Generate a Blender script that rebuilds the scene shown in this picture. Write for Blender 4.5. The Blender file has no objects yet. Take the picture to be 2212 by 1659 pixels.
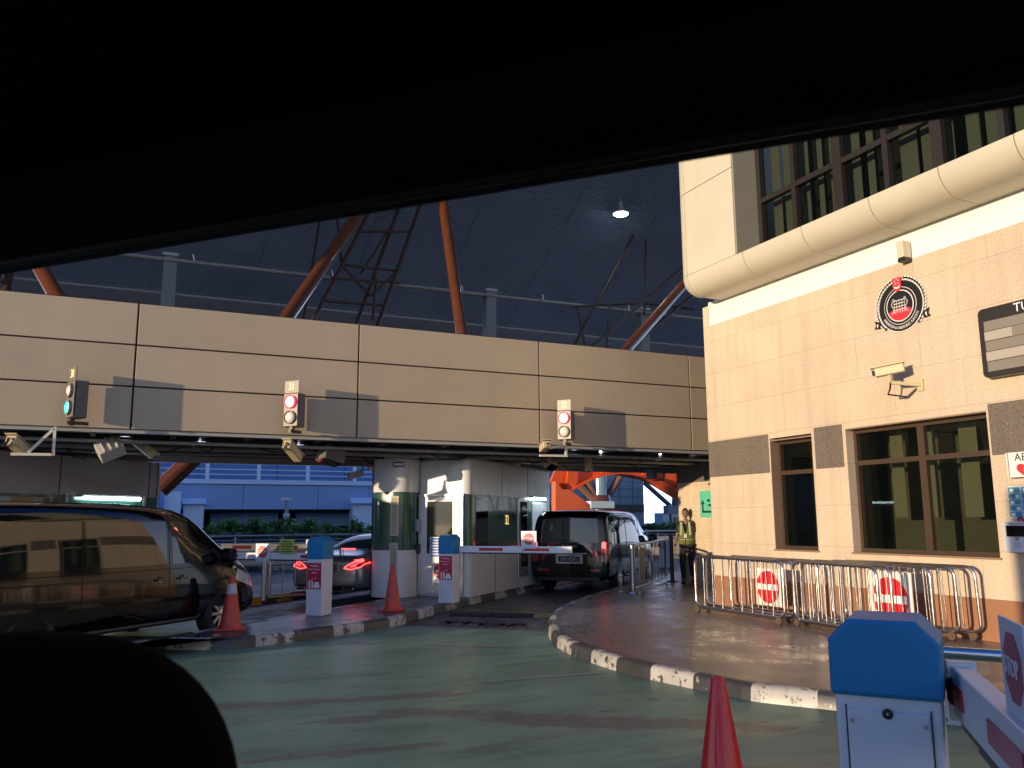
import bpy, bmesh, math, random
from mathutils import Vector as V, Matrix, bvhtree
R = math.radians
random.seed(7)
C = bpy.context.scene.collection
scene = bpy.context.scene

# ---------------------------------------------------------------- camera
EYE = V((0, 0, 1.65))
CAM = Matrix(((0.906, -0.0636, -0.4188), (-0.4233, -0.1497, -0.8935), (-0.0058, 0.9867, -0.1624)))
def ortho(m):
    x = m.col[0].normalized(); y = (m.col[1] - x * m.col[1].dot(x)).normalized(); z = x.cross(y)
    return Matrix((x, y, z)).transposed()
CAM = ortho(CAM)
cd = bpy.data.cameras.new('camera'); cam = bpy.data.objects.new('camera', cd); C.objects.link(cam)
cam.matrix_world = Matrix.Translation(EYE) @ CAM.to_4x4()
cd.sensor_width = 36; cd.lens = 36 * 1798 / 2212; cd.clip_start = 0.05; cd.clip_end = 2000
cd.dof.use_dof = True; cd.dof.focus_distance = 12; cd.dof.aperture_fstop = 11
scene.camera = cam

# ---------------------------------------------------------------- light
SUN = V((3.6, 1.0, 0)).normalized() * math.cos(R(4.6)) + V((0, 0, -math.sin(R(4.6))))
w = bpy.data.worlds.new('World'); scene.world = w; w.use_nodes = True
nt = w.node_tree; bg = nt.nodes['Background']
sk = nt.nodes.new('ShaderNodeTexSky'); sk.sky_type = 'NISHITA'; sk.sun_disc = False
sk.dust_density = .2; sk.ozone_density = 4; sk.sun_elevation = R(4.6); sk.sun_rotation = math.atan2(-SUN.x, -SUN.y)
tint = nt.nodes.new('ShaderNodeMix'); tint.data_type = 'RGBA'; tint.blend_type = 'MULTIPLY'; tint.inputs[0].default_value = 1
tint.inputs[7].default_value = (0.60, 0.86, 1.40, 1)          # camera white balance set for the cool shade
nt.links.new(sk.outputs[0], tint.inputs[6])
# bright bank of pale cloud low in the sky away from the sun
wtc = nt.nodes.new('ShaderNodeTexCoord'); wsp = nt.nodes.new('ShaderNodeSeparateXYZ'); nt.links.new(wtc.outputs['Generated'], wsp.inputs[0])
wz = nt.nodes.new('ShaderNodeMapRange'); wz.interpolation_type = 'SMOOTHSTEP'; wz.inputs[1].default_value = .02; wz.inputs[2].default_value = .42; wz.inputs[3].default_value = 1; wz.inputs[4].default_value = 0; nt.links.new(wsp.outputs[2], wz.inputs[0])
wd = nt.nodes.new('ShaderNodeVectorMath'); wd.operation = 'DOT_PRODUCT'; wd.inputs[1].default_value = (.58, .81, 0); nt.links.new(wtc.outputs['Generated'], wd.inputs[0])
wa = nt.nodes.new('ShaderNodeMapRange'); wa.interpolation_type = 'SMOOTHSTEP'; wa.inputs[1].default_value = .86; wa.inputs[2].default_value = .97; nt.links.new(wd.outputs['Value'], wa.inputs[0])
wm = nt.nodes.new('ShaderNodeMath'); wm.operation = 'MULTIPLY'; nt.links.new(wz.outputs[0], wm.inputs[0]); nt.links.new(wa.outputs[0], wm.inputs[1])
cl = nt.nodes.new('ShaderNodeMix'); cl.data_type = 'RGBA'; nt.links.new(wm.outputs[0], cl.inputs[0]); 
hz0 = nt.nodes.new('ShaderNodeMapRange'); hz0.interpolation_type = 'SMOOTHSTEP'; hz0.inputs[1].default_value = -.02; hz0.inputs[2].default_value = .62; hz0.inputs[3].default_value = .72; hz0.inputs[4].default_value = 0; nt.links.new(wsp.outputs[2], hz0.inputs[0])
hmix = nt.nodes.new('ShaderNodeMix'); hmix.data_type = 'RGBA'; nt.links.new(hz0.outputs[0], hmix.inputs[0]); nt.links.new(tint.outputs[2], hmix.inputs[6]); hmix.inputs[7].default_value = (4.9, 5.1, 5.4, 1)
nt.links.new(hmix.outputs[2], cl.inputs[6]); cl.inputs[7].default_value = (5.6, 7.0, 10.5, 1)
nt.links.new(cl.outputs[2], bg.inputs[0])
bg.inputs[1].default_value = 0.15
sl = bpy.data.lights.new('sun', 'SUN'); sl.energy = 2.9; sl.angle = R(0.5); sl.color = (1, 0.75, 0.47)
so = bpy.data.objects.new('sun', sl); C.objects.link(so)
so.rotation_euler = SUN.to_track_quat('-Z', 'Y').to_euler()
scene.view_settings.view_transform = 'Standard'; scene.view_settings.look = 'None'
scene.view_settings.exposure = 0.9; scene.view_settings.gamma = 1

# ---------------------------------------------------------------- places read off the photograph (2212 px wide)
def ray(x, y):
    return (CAM @ V((x - 1106, -(y - 829.5), -1798))).normalized()
def on(x, y, n, p):
    r = ray(x, y); n = V(n); return EYE + r * (n.dot(V(p) - EYE) / n.dot(r))
def pz(x, y, z=0): return on(x, y, (0, 0, 1), (0, 0, z))
def py(x, y, Y): return on(x, y, (0, 1, 0), (0, Y, 0))
def px(x, y, X): return on(x, y, (1, 0, 0), (X, 0, 0))
LA = R(47.2)                                   # lanes run this far round from +Y
L = V((math.sin(LA), math.cos(LA), 0)); P = V((L.y, -L.x, 0)); Z = V((0, 0, 1)); X = V((1, 0, 0)); Y = V((0, 1, 0))
def lane(c, a, z=0): return P * c + L * a + Z * z
def pc(x, y, c): return on(x, y, P, P * c)      # on the vertical plane c of the lanes
def pa(x, y, a): return on(x, y, L, L * a)

# ---------------------------------------------------------------- materials
MATS = {}
def nd(t, kind, **kw):
    n = t.nodes.new(kind)
    for k, v in kw.items(): setattr(n, k, v)
    return n
def M(name, col, rough=.5, metal=0., noise=0., ns=4., bump=0., bs=40., emit=0., ecol=None, coat=0., alpha=1., spec=None, rn=0., stretch=None, trans=0.):
    if name in MATS: return MATS[name]
    m = bpy.data.materials.new(name); m.use_nodes = True; t = m.node_tree; b = t.nodes['Principled BSDF']
    c = (*col, 1)
    b.inputs['Base Color'].default_value = c; b.inputs['Roughness'].default_value = rough; b.inputs['Metallic'].default_value = metal
    if coat: b.inputs['Coat Weight'].default_value = coat; b.inputs['Coat Roughness'].default_value = .03
    if spec is not None: b.inputs['Specular IOR Level'].default_value = spec
    if trans: b.inputs['Transmission Weight'].default_value = trans
    if alpha < 1: b.inputs['Alpha'].default_value = alpha
    if emit: b.inputs['Emission Color'].default_value = (*(ecol or col), 1); b.inputs['Emission Strength'].default_value = emit
    if noise or bump or rn:
        tc = nd(t, 'ShaderNodeTexCoord'); src = tc.outputs['Object']
        if stretch:
            mp = nd(t, 'ShaderNodeMapping'); mp.inputs['Scale'].default_value = stretch; t.links.new(src, mp.inputs[0]); src = mp.outputs[0]
    if noise or rn:
        n = nd(t, 'ShaderNodeTexNoise'); n.inputs['Scale'].default_value = ns; n.inputs['Detail'].default_value = 8; n.inputs['Roughness'].default_value = .65
        t.links.new(src, n.inputs['Vector'])
    if noise:
        r = nd(t, 'ShaderNodeMapRange'); r.inputs[1].default_value = .3; r.inputs[2].default_value = .7; r.inputs[3].default_value = 1 - noise; r.inputs[4].default_value = 1 + noise * .6
        mx = nd(t, 'ShaderNodeMix', data_type='RGBA', blend_type='MULTIPLY'); mx.inputs[0].default_value = 1; mx.inputs[6].default_value = c
        t.links.new(n.outputs[0], r.inputs[0]); t.links.new(r.outputs[0], mx.inputs[7]); t.links.new(mx.outputs[2], b.inputs['Base Color'])
    if rn:
        r2 = nd(t, 'ShaderNodeMapRange'); r2.inputs[1].default_value = .3; r2.inputs[2].default_value = .7; r2.inputs[3].default_value = max(.02, rough - rn); r2.inputs[4].default_value = rough + rn
        t.links.new(n.outputs[0], r2.inputs[0]); t.links.new(r2.outputs[0], b.inputs['Roughness'])
    if bump:
        n2 = nd(t, 'ShaderNodeTexNoise'); n2.inputs['Scale'].default_value = bs; n2.inputs['Detail'].default_value = 4; t.links.new(src, n2.inputs['Vector'])
        bp = nd(t, 'ShaderNodeBump'); bp.inputs['Strength'].default_value = bump; bp.inputs['Distance'].default_value = .01
        t.links.new(n2.outputs[0], bp.inputs['Height']); t.links.new(bp.outputs[0], b.inputs['Normal'])
    MATS[name] = m; return m

def granite(name, base, dark, lite, scale=70, joints=True):
    m = bpy.data.materials.new(name); m.use_nodes = True; t = m.node_tree; b = t.nodes['Principled BSDF']; b.inputs['Roughness'].default_value = .75
    tc = nd(t, 'ShaderNodeTexCoord')
    n = nd(t, 'ShaderNodeTexNoise'); n.inputs['Scale'].default_value = scale; n.inputs['Detail'].default_value = 3; t.links.new(tc.outputs['Object'], n.inputs['Vector'])
    cr = nd(t, 'ShaderNodeValToRGB'); e = cr.color_ramp.elements
    e[0].position = .34; e[0].color = (*dark, 1); e[1].position = .46; e[1].color = (*base, 1); x = e.new(.66); x.color = (*base, 1); x = e.new(.76); x.color = (*lite, 1)
    t.links.new(n.outputs[0], cr.inputs[0]); out = cr.outputs[0]
    n3 = nd(t, 'ShaderNodeTexNoise'); n3.inputs['Scale'].default_value = .9; n3.inputs['Detail'].default_value = 6; t.links.new(tc.outputs['Object'], n3.inputs['Vector'])
    r3 = nd(t, 'ShaderNodeMapRange'); r3.inputs[1].default_value = .3; r3.inputs[2].default_value = .7; r3.inputs[3].default_value = .9; r3.inputs[4].default_value = 1.06; t.links.new(n3.outputs[0], r3.inputs[0])
    mx = nd(t, 'ShaderNodeMix', data_type='RGBA', blend_type='MULTIPLY'); mx.inputs[0].default_value = 1; t.links.new(out, mx.inputs[6]); t.links.new(r3.outputs[0], mx.inputs[7]); out = mx.outputs[2]
    mp = nd(t, 'ShaderNodeMapping'); mp.inputs['Scale'].default_value = (3.5, 3.5, .16); t.links.new(tc.outputs['Object'], mp.inputs[0])      # rain streaks
    n4 = nd(t, 'ShaderNodeTexNoise'); n4.inputs['Scale'].default_value = 1.6; n4.inputs['Detail'].default_value = 7; t.links.new(mp.outputs[0], n4.inputs['Vector'])
    r4 = nd(t, 'ShaderNodeMapRange'); r4.inputs[1].default_value = .32; r4.inputs[2].default_value = .55; r4.inputs[3].default_value = .91; r4.inputs[4].default_value = 1.; t.links.new(n4.outputs[0], r4.inputs[0])
    ms = nd(t, 'ShaderNodeMix', data_type='RGBA', blend_type='MULTIPLY'); ms.inputs[0].default_value = 1; t.links.new(out, ms.inputs[6]); t.links.new(r4.outputs[0], ms.inputs[7]); out = ms.outputs[2]
    if joints:
        sp = nd(t, 'ShaderNodeSeparateXYZ'); t.links.new(tc.outputs['Object'], sp.inputs[0]); cb = nd(t, 'ShaderNodeCombineXYZ')
        t.links.new(sp.outputs[1], cb.inputs[0]); t.links.new(sp.outputs[2], cb.inputs[1])
        br = nd(t, 'ShaderNodeTexBrick'); br.inputs['Scale'].default_value = 1; br.inputs['Mortar Size'].default_value = .004; br.inputs['Mortar Smooth'].default_value = .4
        br.inputs['Brick Width'].default_value = 1.1; br.inputs['Row Height'].default_value = .62; br.offset = .43
        br.inputs['Color1'].default_value = (1, 1, 1, 1); br.inputs['Color2'].default_value = (.955, .955, .95, 1); br.inputs['Mortar'].default_value = (.66, .62, .57, 1)
        t.links.new(cb.outputs[0], br.inputs['Vector'])
        m2 = nd(t, 'ShaderNodeMix', data_type='RGBA', blend_type='MULTIPLY'); m2.inputs[0].default_value = 1; t.links.new(out, m2.inputs[6]); t.links.new(br.outputs[0], m2.inputs[7]); out = m2.outputs[2]
    t.links.new(out, b.inputs['Base Color'])
    bp = nd(t, 'ShaderNodeBump'); bp.inputs['Strength'].default_value = .25; bp.inputs['Distance'].default_value = .004; t.links.new(n.outputs[0], bp.inputs['Height']); t.links.new(bp.outputs[0], b.inputs['Normal'])
    return m

def worn(name, top, under, amount=.5, scale=6., rough=.4):
    """painted surface worn through in ragged patches"""
    m = bpy.data.materials.new(name); m.use_nodes = True; t = m.node_tree; b = t.nodes['Principled BSDF']; b.inputs['Roughness'].default_value = rough
    tc = nd(t, 'ShaderNodeTexCoord')
    n = nd(t, 'ShaderNodeTexNoise'); n.inputs['Scale'].default_value = scale; n.inputs['Detail'].default_value = 9; n.inputs['Roughness'].default_value = .7; t.links.new(tc.outputs['Object'], n.inputs['Vector'])
    cr = nd(t, 'ShaderNodeValToRGB'); cr.color_ramp.elements[0].position = amount - .01; cr.color_ramp.elements[0].color = (*under, 1)
    cr.color_ramp.elements[1].position = amount + .01; cr.color_ramp.elements[1].color = (*top, 1)
    t.links.new(n.outputs[0], cr.inputs[0])
    n2 = nd(t, 'ShaderNodeTexNoise'); n2.inputs['Scale'].default_value = 3; n2.inputs['Detail'].default_value = 8; t.links.new(tc.outputs['Object'], n2.inputs['Vector'])
    r = nd(t, 'ShaderNodeMapRange'); r.inputs[1].default_value = .3; r.inputs[2].default_value = .7; r.inputs[3].default_value = .7; r.inputs[4].default_value = 1.1; t.links.new(n2.outputs[0], r.inputs[0])
    mx = nd(t, 'ShaderNodeMix', data_type='RGBA', blend_type='MULTIPLY'); mx.inputs[0].default_value = 1; t.links.new(cr.outputs[0], mx.inputs[6]); t.links.new(r.outputs[0], mx.inputs[7])
    t.links.new(mx.outputs[2], b.inputs['Base Color']); return m

# ---------------------------------------------------------------- mesh building
WORLD = {}                                       # thing -> its matrix
class MB:
    def __init__(s): s.v = []; s.f = []; s.m = []; s.mi = 0
    def add(s, vs, fs, mi=None):
        o = len(s.v); s.v += [V(p) for p in vs]; s.f += [[i + o for i in f] for f in fs]; s.m += [s.mi if mi is None else mi] * len(fs); return s
    def box(s, c, size, rz=0, rot=None, mi=None):
        x, y, z = [k / 2 for k in size]; m = rot if rot is not None else Matrix.Rotation(rz, 3, 'Z')
        pts = [V(c) + m @ V((a, b, d)) for d in (-z, z) for a, b in ((-x, -y), (x, -y), (x, y), (-x, y))]
        return s.add(pts, [[3, 2, 1, 0], [4, 5, 6, 7], [0, 1, 5, 4], [1, 2, 6, 5], [2, 3, 7, 6], [3, 0, 4, 7]], mi)
    def bar(s, p, q, wd, h, up=Z, mi=None):
        p, q = V(p), V(q); d = (q - p); l = d.length; d.normalize(); sd = d.cross(up)
        if sd.length < 1e-4: sd = d.cross(X)
        sd.normalize(); u = sd.cross(d)
        return s.box((p + q) / 2, (wd, l, h), rot=Matrix((sd, d, u)).transposed(), mi=mi)
    def cyl(s, p, q, r1, r2=None, n=16, mi=None, cap=True):
        p, q = V(p), V(q); r2 = r1 if r2 is None else r2; d = (q - p).normalized(); a = d.cross(Z if abs(d.z) < .9 else X).normalized(); b = d.cross(a)
        vs = []
        for c, r in ((p, r1), (q, r2)): vs += [c + a * (r * math.cos(2 * math.pi * i / n)) + b * (r * math.sin(2 * math.pi * i / n)) for i in range(n)]
        fs = [[i, (i + 1) % n, n + (i + 1) % n, n + i] for i in range(n)]
        if cap: fs += [list(range(n))[::-1], list(range(n, 2 * n))]
        return s.add(vs, fs, mi)
    def tube(s, pts, r, n=8, closed=False, mi=None):
        pts = [V(p) for p in pts]; k = len(pts); vs = []; a = None
        for i, p in enumerate(pts):
            if closed: d = pts[(i + 1) % k] - pts[i - 1]
            else: d = pts[min(i + 1, k - 1)] - pts[max(i - 1, 0)]
            d.normalize()
            if a is None: a = d.cross(Z if abs(d.z) < .9 else X).normalized()
            else: a = (a - d * a.dot(d)).normalized()
            b = d.cross(a); rr = r[i] if isinstance(r, (list, tuple)) else r
            vs += [p + a * (rr * math.cos(2 * math.pi * j / n)) + b * (rr * math.sin(2 * math.pi * j / n)) for j in range(n)]
        fs = []
        for i in range(k if closed else k - 1):
            i2 = (i + 1) % k
            fs += [[i * n + j, i * n + (j + 1) % n, i2 * n + (j + 1) % n, i2 * n + j] for j in range(n)]
        if not closed: fs += [list(range(n))[::-1], list(range((k - 1) * n, k * n))]
        return s.add(vs, fs, mi)
    def lathe(s, prof, c=(0, 0, 0), n=24, ax=None, mi=None, cap=True):
        m = ax if ax is not None else Matrix.Identity(3); vs = []
        for r, z in prof: vs += [V(c) + m @ V((r * math.cos(2 * math.pi * i / n), r * math.sin(2 * math.pi * i / n), z)) for i in range(n)]
        fs = [[a * n + i, a * n + (i + 1) % n, (a + 1) * n + (i + 1) % n, (a + 1) * n + i] for a in range(len(prof) - 1) for i in range(n)]
        if cap and prof[0][0] > 1e-6: fs.append(list(range(n))[::-1])
        if cap and prof[-1][0] > 1e-6: fs.append(list(range((len(prof) - 1) * n, len(prof) * n)))
        return s.add(vs, fs, mi)
    def prism(s, poly, vec, mi=None):
        poly = [V(p) for p in poly]; vec = V(vec); n = len(poly); nrm = V((0, 0, 0))
        for i in range(n): nrm += poly[i].cross(poly[(i + 1) % n])
        if nrm.dot(vec) > 0: poly = poly[::-1]
        return s.add(poly + [p + vec for p in poly], [list(range(n)), list(range(2 * n - 1, n - 1, -1))] + [[(i + 1) % n, i, n + i, n + (i + 1) % n] for i in range(n)], mi)
    def poly(s, pts, mi=None): return s.add(pts, [list(range(len(pts)))], mi)
    def text(s, string, size, o, right, up, ext=.002, align='C', sx=1., mi=None, track=1.):
        vs, fs = textgeo(string, size, align, track); right = V(right).normalized(); up = V(up).normalized(); n = right.cross(up)
        return s.add([V(o) + right * (a * sx) + up * b + n * (ext if c > 1e-6 else 0) for a, b, c in vs], fs, mi)
    def build(s, name, mat, parent=None, world=True, smooth=False, bevel=0., subd=0, recalc=True, wn=False):
        me = bpy.data.meshes.new(name); vs = s.v
        if parent is not None and world and parent in WORLD: inv = WORLD[parent].inverted(); vs = [inv @ p for p in vs]
        me.from_pydata([tuple(p) for p in vs], [], s.f)
        for mm in (mat if isinstance(mat, (list, tuple)) else [mat]): me.materials.append(mm)
        me.polygons.foreach_set('material_index', s.m)
        if recalc:
            bm = bmesh.new(); bm.from_mesh(me); bmesh.ops.recalc_face_normals(bm, faces=bm.faces); bm.to_mesh(me); bm.free()
        o = bpy.data.objects.new(name, me); C.objects.link(o)
        if smooth:
            me.polygons.foreach_set('use_smooth', [True] * len(me.polygons)); me.set_sharp_from_angle(angle=R(smooth if smooth > 1 else 40))
        if bevel:
            b = o.modifiers.new('bevel', 'BEVEL'); b.width = bevel; b.segments = 2; b.limit_method = 'ANGLE'; b.angle_limit = R(50)
        if subd:
            b = o.modifiers.new('subd', 'SUBSURF'); b.levels = subd; b.render_levels = subd
        if parent is not None:
            o.parent = parent
            if parent in WORLD: WORLD[o] = WORLD[parent]
        return o
_tg = {}
def textgeo(string, size, align, track=1.):
    k = (string, round(size, 5), align, track)
    if k in _tg: return _tg[k]
    cu = bpy.data.curves.new('t', 'FONT'); cu.body = string; cu.size = size; cu.extrude = .001; cu.resolution_u = 2; cu.space_character = track
    cu.align_x = {'C': 'CENTER', 'L': 'LEFT'}[align]; cu.align_y = 'CENTER'
    o = bpy.data.objects.new('t', cu); C.objects.link(o); dg = bpy.context.evaluated_depsgraph_get(); me = o.evaluated_get(dg).to_mesh()
    g = ([tuple(v.co) for v in me.vertices], [list(p.vertices) for p in me.polygons]); o.evaluated_get(dg).to_mesh_clear()
    C.objects.unlink(o); bpy.data.objects.remove(o); bpy.data.curves.remove(cu); _tg[k] = g; return g

def tag(o, label, cat, group=None, kind=None):
    if label: o['label'] = label
    if cat: o['category'] = cat
    if group: o['group'] = group
    if kind: o['kind'] = kind
    return o
def thing(name, label, cat, loc=(0, 0, 0), az=0, group=None):
    o = bpy.data.objects.new(name, None); C.objects.link(o); o.empty_display_size = .2
    o.location = loc; o.rotation_euler = (0, 0, -az); WORLD[o] = Matrix.Translation(V(loc)) @ Matrix.Rotation(-az, 4, 'Z')
    return tag(o, label, cat, group)
def struct(mb, name, mat, **k):
    o = mb.build(name, mat, **k); o['kind'] = 'structure'; return o
def copy_tree(o, loc=None, az=None, label=None):
    def cp(src, par):
        c = src.copy(); C.objects.link(c); c.parent = par
        for ch in src.children: cp(ch, c)
        return c
    r = cp(o, None)
    if loc is not None: r.location = loc
    if az is not None: r.rotation_euler = (0, 0, -az)
    WORLD[r] = Matrix.Translation(r.location) @ r.rotation_euler.to_matrix().to_4x4()
    if label: r['label'] = label
    return r
def bake(o):
    """apply the modifiers"""
    dg = bpy.context.evaluated_depsgraph_get(); me = bpy.data.meshes.new_from_object(o.evaluated_get(dg)); o.modifiers.clear(); o.data = me; return o

# palette
beige = M('gantry_panel', (.385, .315, .22), .5, noise=.07, ns=1.1, bump=.06, bs=2.2)
def per_object(m, amt):
    t = m.node_tree; b = t.nodes['Principled BSDF']; l = b.inputs['Base Color'].links[0]; src = l.from_socket; oi = nd(t, 'ShaderNodeObjectInfo')
    r = nd(t, 'ShaderNodeMapRange'); r.inputs[3].default_value = 1 - amt; r.inputs[4].default_value = 1 + amt; t.links.new(oi.outputs['Random'], r.inputs[0])
    mx = nd(t, 'ShaderNodeMix', data_type='RGBA', blend_type='MULTIPLY'); mx.inputs[0].default_value = 1; t.links.new(src, mx.inputs[6]); t.links.new(r.outputs[0], mx.inputs[7]); t.links.new(mx.outputs[2], b.inputs['Base Color'])
per_object(beige, .045)
joint = M('joint_dark', (.015, .013, .012), .8)
soffit = M('soffit', (.03, .032, .036), .8, noise=.3)
steel = M('stainless', (.62, .60, .58), .2, 1., rn=.08, ns=9)
steel_d = M('stainless_dull', (.42, .41, .40), .36, 1., noise=.15, ns=12)
brown = M('brown_tube', (.11, .034, .013), .35, coat=.4, noise=.15, ns=3)
brownd = M('dark_brown_steel', (.055, .026, .018), .5, noise=.2)
orange = M('orange_steel', (.80, .12, .02), .4, noise=.08, ns=2)
whitep = M('white_paint', (.74, .74, .72), .4, noise=.08, ns=3)
greyp = M('grey_paint', (.32, .33, .34), .45, noise=.08, ns=2)
cream = M('cream_metal', (.56, .53, .42), .42, noise=.06, ns=1.5)
black = M('black_plastic', (.012, .012, .013), .45)
rubber = M('rubber', (.018, .018, .019), .75, noise=.3, ns=20)
redp = M('red_paint', (.62, .03, .035), .4)
bluep = M('blue_paint', (.005, .19, .40), .5, noise=.06, ns=6, bump=.03, bs=200)
wht = M('white_vinyl', (.8, .8, .8), .5)
glassd = M('dark_glass', (.008, .010, .010), .04, spec=.6)
# ================================================================ ground, road, kerbs
asph = M('asphalt', (.045, .045, .05), .5, noise=.35, ns=2.5, bump=.25, bs=90, rn=.18)
struct(MB().box((10, 60, -.06), (700, 700, .1)), 'ground', M('far_ground', (.09, .095, .10), .7, noise=.2, ns=.5))
struct(MB().box((10, 26, -.004), (90, 68, .008)), 'road', asph)

def road_green():
    m = bpy.data.materials.new('green_road_paint'); m.use_nodes = True; t = m.node_tree; b = t.nodes['Principled BSDF']
    tc = nd(t, 'ShaderNodeTexCoord'); src = tc.outputs['Object']; lk = t.links.new
    def noise(sc, det=8, r=.65, st=None):
        n = nd(t, 'ShaderNodeTexNoise'); n.inputs['Scale'].default_value = sc; n.inputs['Detail'].default_value = det; n.inputs['Roughness'].default_value = r; s = src
        if st: mp = nd(t, 'ShaderNodeMapping'); mp.inputs['Rotation'].default_value = (0, 0, st[0]); mp.inputs['Scale'].default_value = st[1]; lk(s, mp.inputs[0]); s = mp.outputs[0]
        lk(s, n.inputs['Vector']); return n.outputs[0]
    def mth(op, a, b2=None, c=None):
        n = nd(t, 'ShaderNodeMath', operation=op)
        for i, v in enumerate((a, b2, c)):
            if v is None: continue
            if isinstance(v, (int, float)): n.inputs[i].default_value = v
            else: lk(v, n.inputs[i])
        return n.outputs[0]
    rag = noise(4.6, 10, .78, (R(28), (.5, 1.7, 1)))
    mask = None
    # worn tyre tracks: segment (p, q, half width)
    for p, q, hw in ((pz(480, 1528), pz(960, 1502), .10), (pz(720, 1560), pz(900, 1545), .10), (pz(860, 1540), pz(1660, 1573), .13), (pz(1150, 1562), pz(1500, 1570), .12), (pz(930, 1395), pz(1060, 1400), .05), (pz(620, 1640), pz(900, 1615), .07)):
        d = (q - p); ln = d.length; d.normalize(); nrm = V((-d.y, d.x, 0))
        v1 = nd(t, 'ShaderNodeVectorMath', operation='SUBTRACT'); lk(src, v1.inputs[0]); v1.inputs[1].default_value = p
        da = nd(t, 'ShaderNodeVectorMath', operation='DOT_PRODUCT'); lk(v1.outputs[0], da.inputs[0]); da.inputs[1].default_value = nrm
        db = nd(t, 'ShaderNodeVectorMath', operation='DOT_PRODUCT'); lk(v1.outputs[0], db.inputs[0]); db.inputs[1].default_value = d
        perp = mth('DIVIDE', mth('ABSOLUTE', da.outputs['Value']), hw * 1.5)
        over = mth('MAXIMUM', mth('MULTIPLY', db.outputs['Value'], -3.), mth('MULTIPLY', mth('SUBTRACT', db.outputs['Value'], ln), 3.))
        over = mth('MAXIMUM', over, 0.)
        k = mth('SUBTRACT', mth('SUBTRACT', mth('MULTIPLY', rag, 5.2), 1.75), mth('ADD', perp, over))
        k = mth('MULTIPLY', k, 7.); k = mth('MULTIPLY', mth('MINIMUM', mth('MAXIMUM', k, 0.), 1.), .8)
        mask = k if mask is None else mth('MAXIMUM', mask, k)
    fine = mth('MINIMUM', mth('MAXIMUM', mth('MULTIPLY', mth('SUBTRACT', noise(2.3, 10, .75, (R(30), (.4, 2.2, 1))), .64), 25.), 0.), 1.)
    mask = mth('MAXIMUM', mask, mth('MULTIPLY', fine, .65))
    cr = nd(t, 'ShaderNodeValToRGB'); e = cr.color_ramp.elements; e[0].position = .3; e[0].color = (.12, .215, .14, 1); e[1].position = .68; e[1].color = (.18, .305, .20, 1)
    lk(noise(.7, 8, .6, (R(35), (.6, 1.8, 1))), cr.inputs[0])
    dirt = nd(t, 'ShaderNodeValToRGB'); e = dirt.color_ramp.elements; e[0].position = .32; e[0].color = (.45, .42, .36, 1); e[1].position = .5; e[1].color = (1, 1, 1, 1); lk(noise(1.6, 9, .7, (R(30), (.5, 2., 1))), dirt.inputs[0])
    m0 = nd(t, 'ShaderNodeMix', data_type='RGBA', blend_type='MULTIPLY'); m0.inputs[0].default_value = .7; lk(cr.outputs[0], m0.inputs[6]); lk(dirt.outputs[0], m0.inputs[7])
    un = nd(t, 'ShaderNodeValToRGB'); e = un.color_ramp.elements; e[0].position = .35; e[0].color = (.085, .075, .062, 1); e[1].position = .7; e[1].color = (.15, .132, .11, 1); lk(noise(14, 6), un.inputs[0])
    gr_ = nd(t, 'ShaderNodeMapRange'); gr_.inputs[1].default_value = .3; gr_.inputs[2].default_value = .7; gr_.inputs[3].default_value = .82; gr_.inputs[4].default_value = 1.12; lk(noise(45, 6, .8), gr_.inputs[0])
    mg = nd(t, 'ShaderNodeMix', data_type='RGBA', blend_type='MULTIPLY'); mg.inputs[0].default_value = 1; lk(m0.outputs[2], mg.inputs[6]); lk(gr_.outputs[0], mg.inputs[7])
    oil = nd(t, 'ShaderNodeValToRGB'); e = oil.color_ramp.elements; e[0].position = .27; e[0].color = (.35, .36, .33, 1); e[1].position = .36; e[1].color = (1, 1, 1, 1); lk(noise(2.6, 5, .55, (R(20), (.7, 1.6, 1))), oil.inputs[0])
    mo = nd(t, 'ShaderNodeMix', data_type='RGBA', blend_type='MULTIPLY'); mo.inputs[0].default_value = 1; lk(mg.outputs[2], mo.inputs[6]); lk(oil.outputs[0], mo.inputs[7]); m0 = mo
    m1 = nd(t, 'ShaderNodeMix', data_type='RGBA'); lk(mask, m1.inputs[0]); lk(m0.outputs[2], m1.inputs[6]); lk(un.outputs[0], m1.inputs[7]); lk(m1.outputs[2], b.inputs['Base Color'])
    rr = nd(t, 'ShaderNodeMapRange'); rr.inputs[1].default_value = .3; rr.inputs[2].default_value = .7; rr.inputs[3].default_value = .36; rr.inputs[4].default_value = .52; lk(noise(1.1), rr.inputs[0]); lk(rr.outputs[0], b.inputs['Roughness'])
    bp = nd(t, 'ShaderNodeBump'); bp.inputs['Strength'].default_value = .18; bp.inputs['Distance'].default_value = .006; lk(noise(60, 5), bp.inputs['Height']); lk(bp.outputs[0], b.inputs['Normal'])
    return m
g1, g2 = pz(885, 1354), pz(1182, 1365); gd = (g2 - g1).normalized()
far1 = g1 - gd * 6; far2 = g2 + gd * 1.2
struct(MB().poly([V((p[0], p[1], .008)) for p in ((far1.x, far1.y), (far2.x, far2.y), (7.2, 8), (9, 3), (9, -12), (-14, -12), (-14, 24), (-4, 20))]), 'green_road', road_green())

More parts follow.
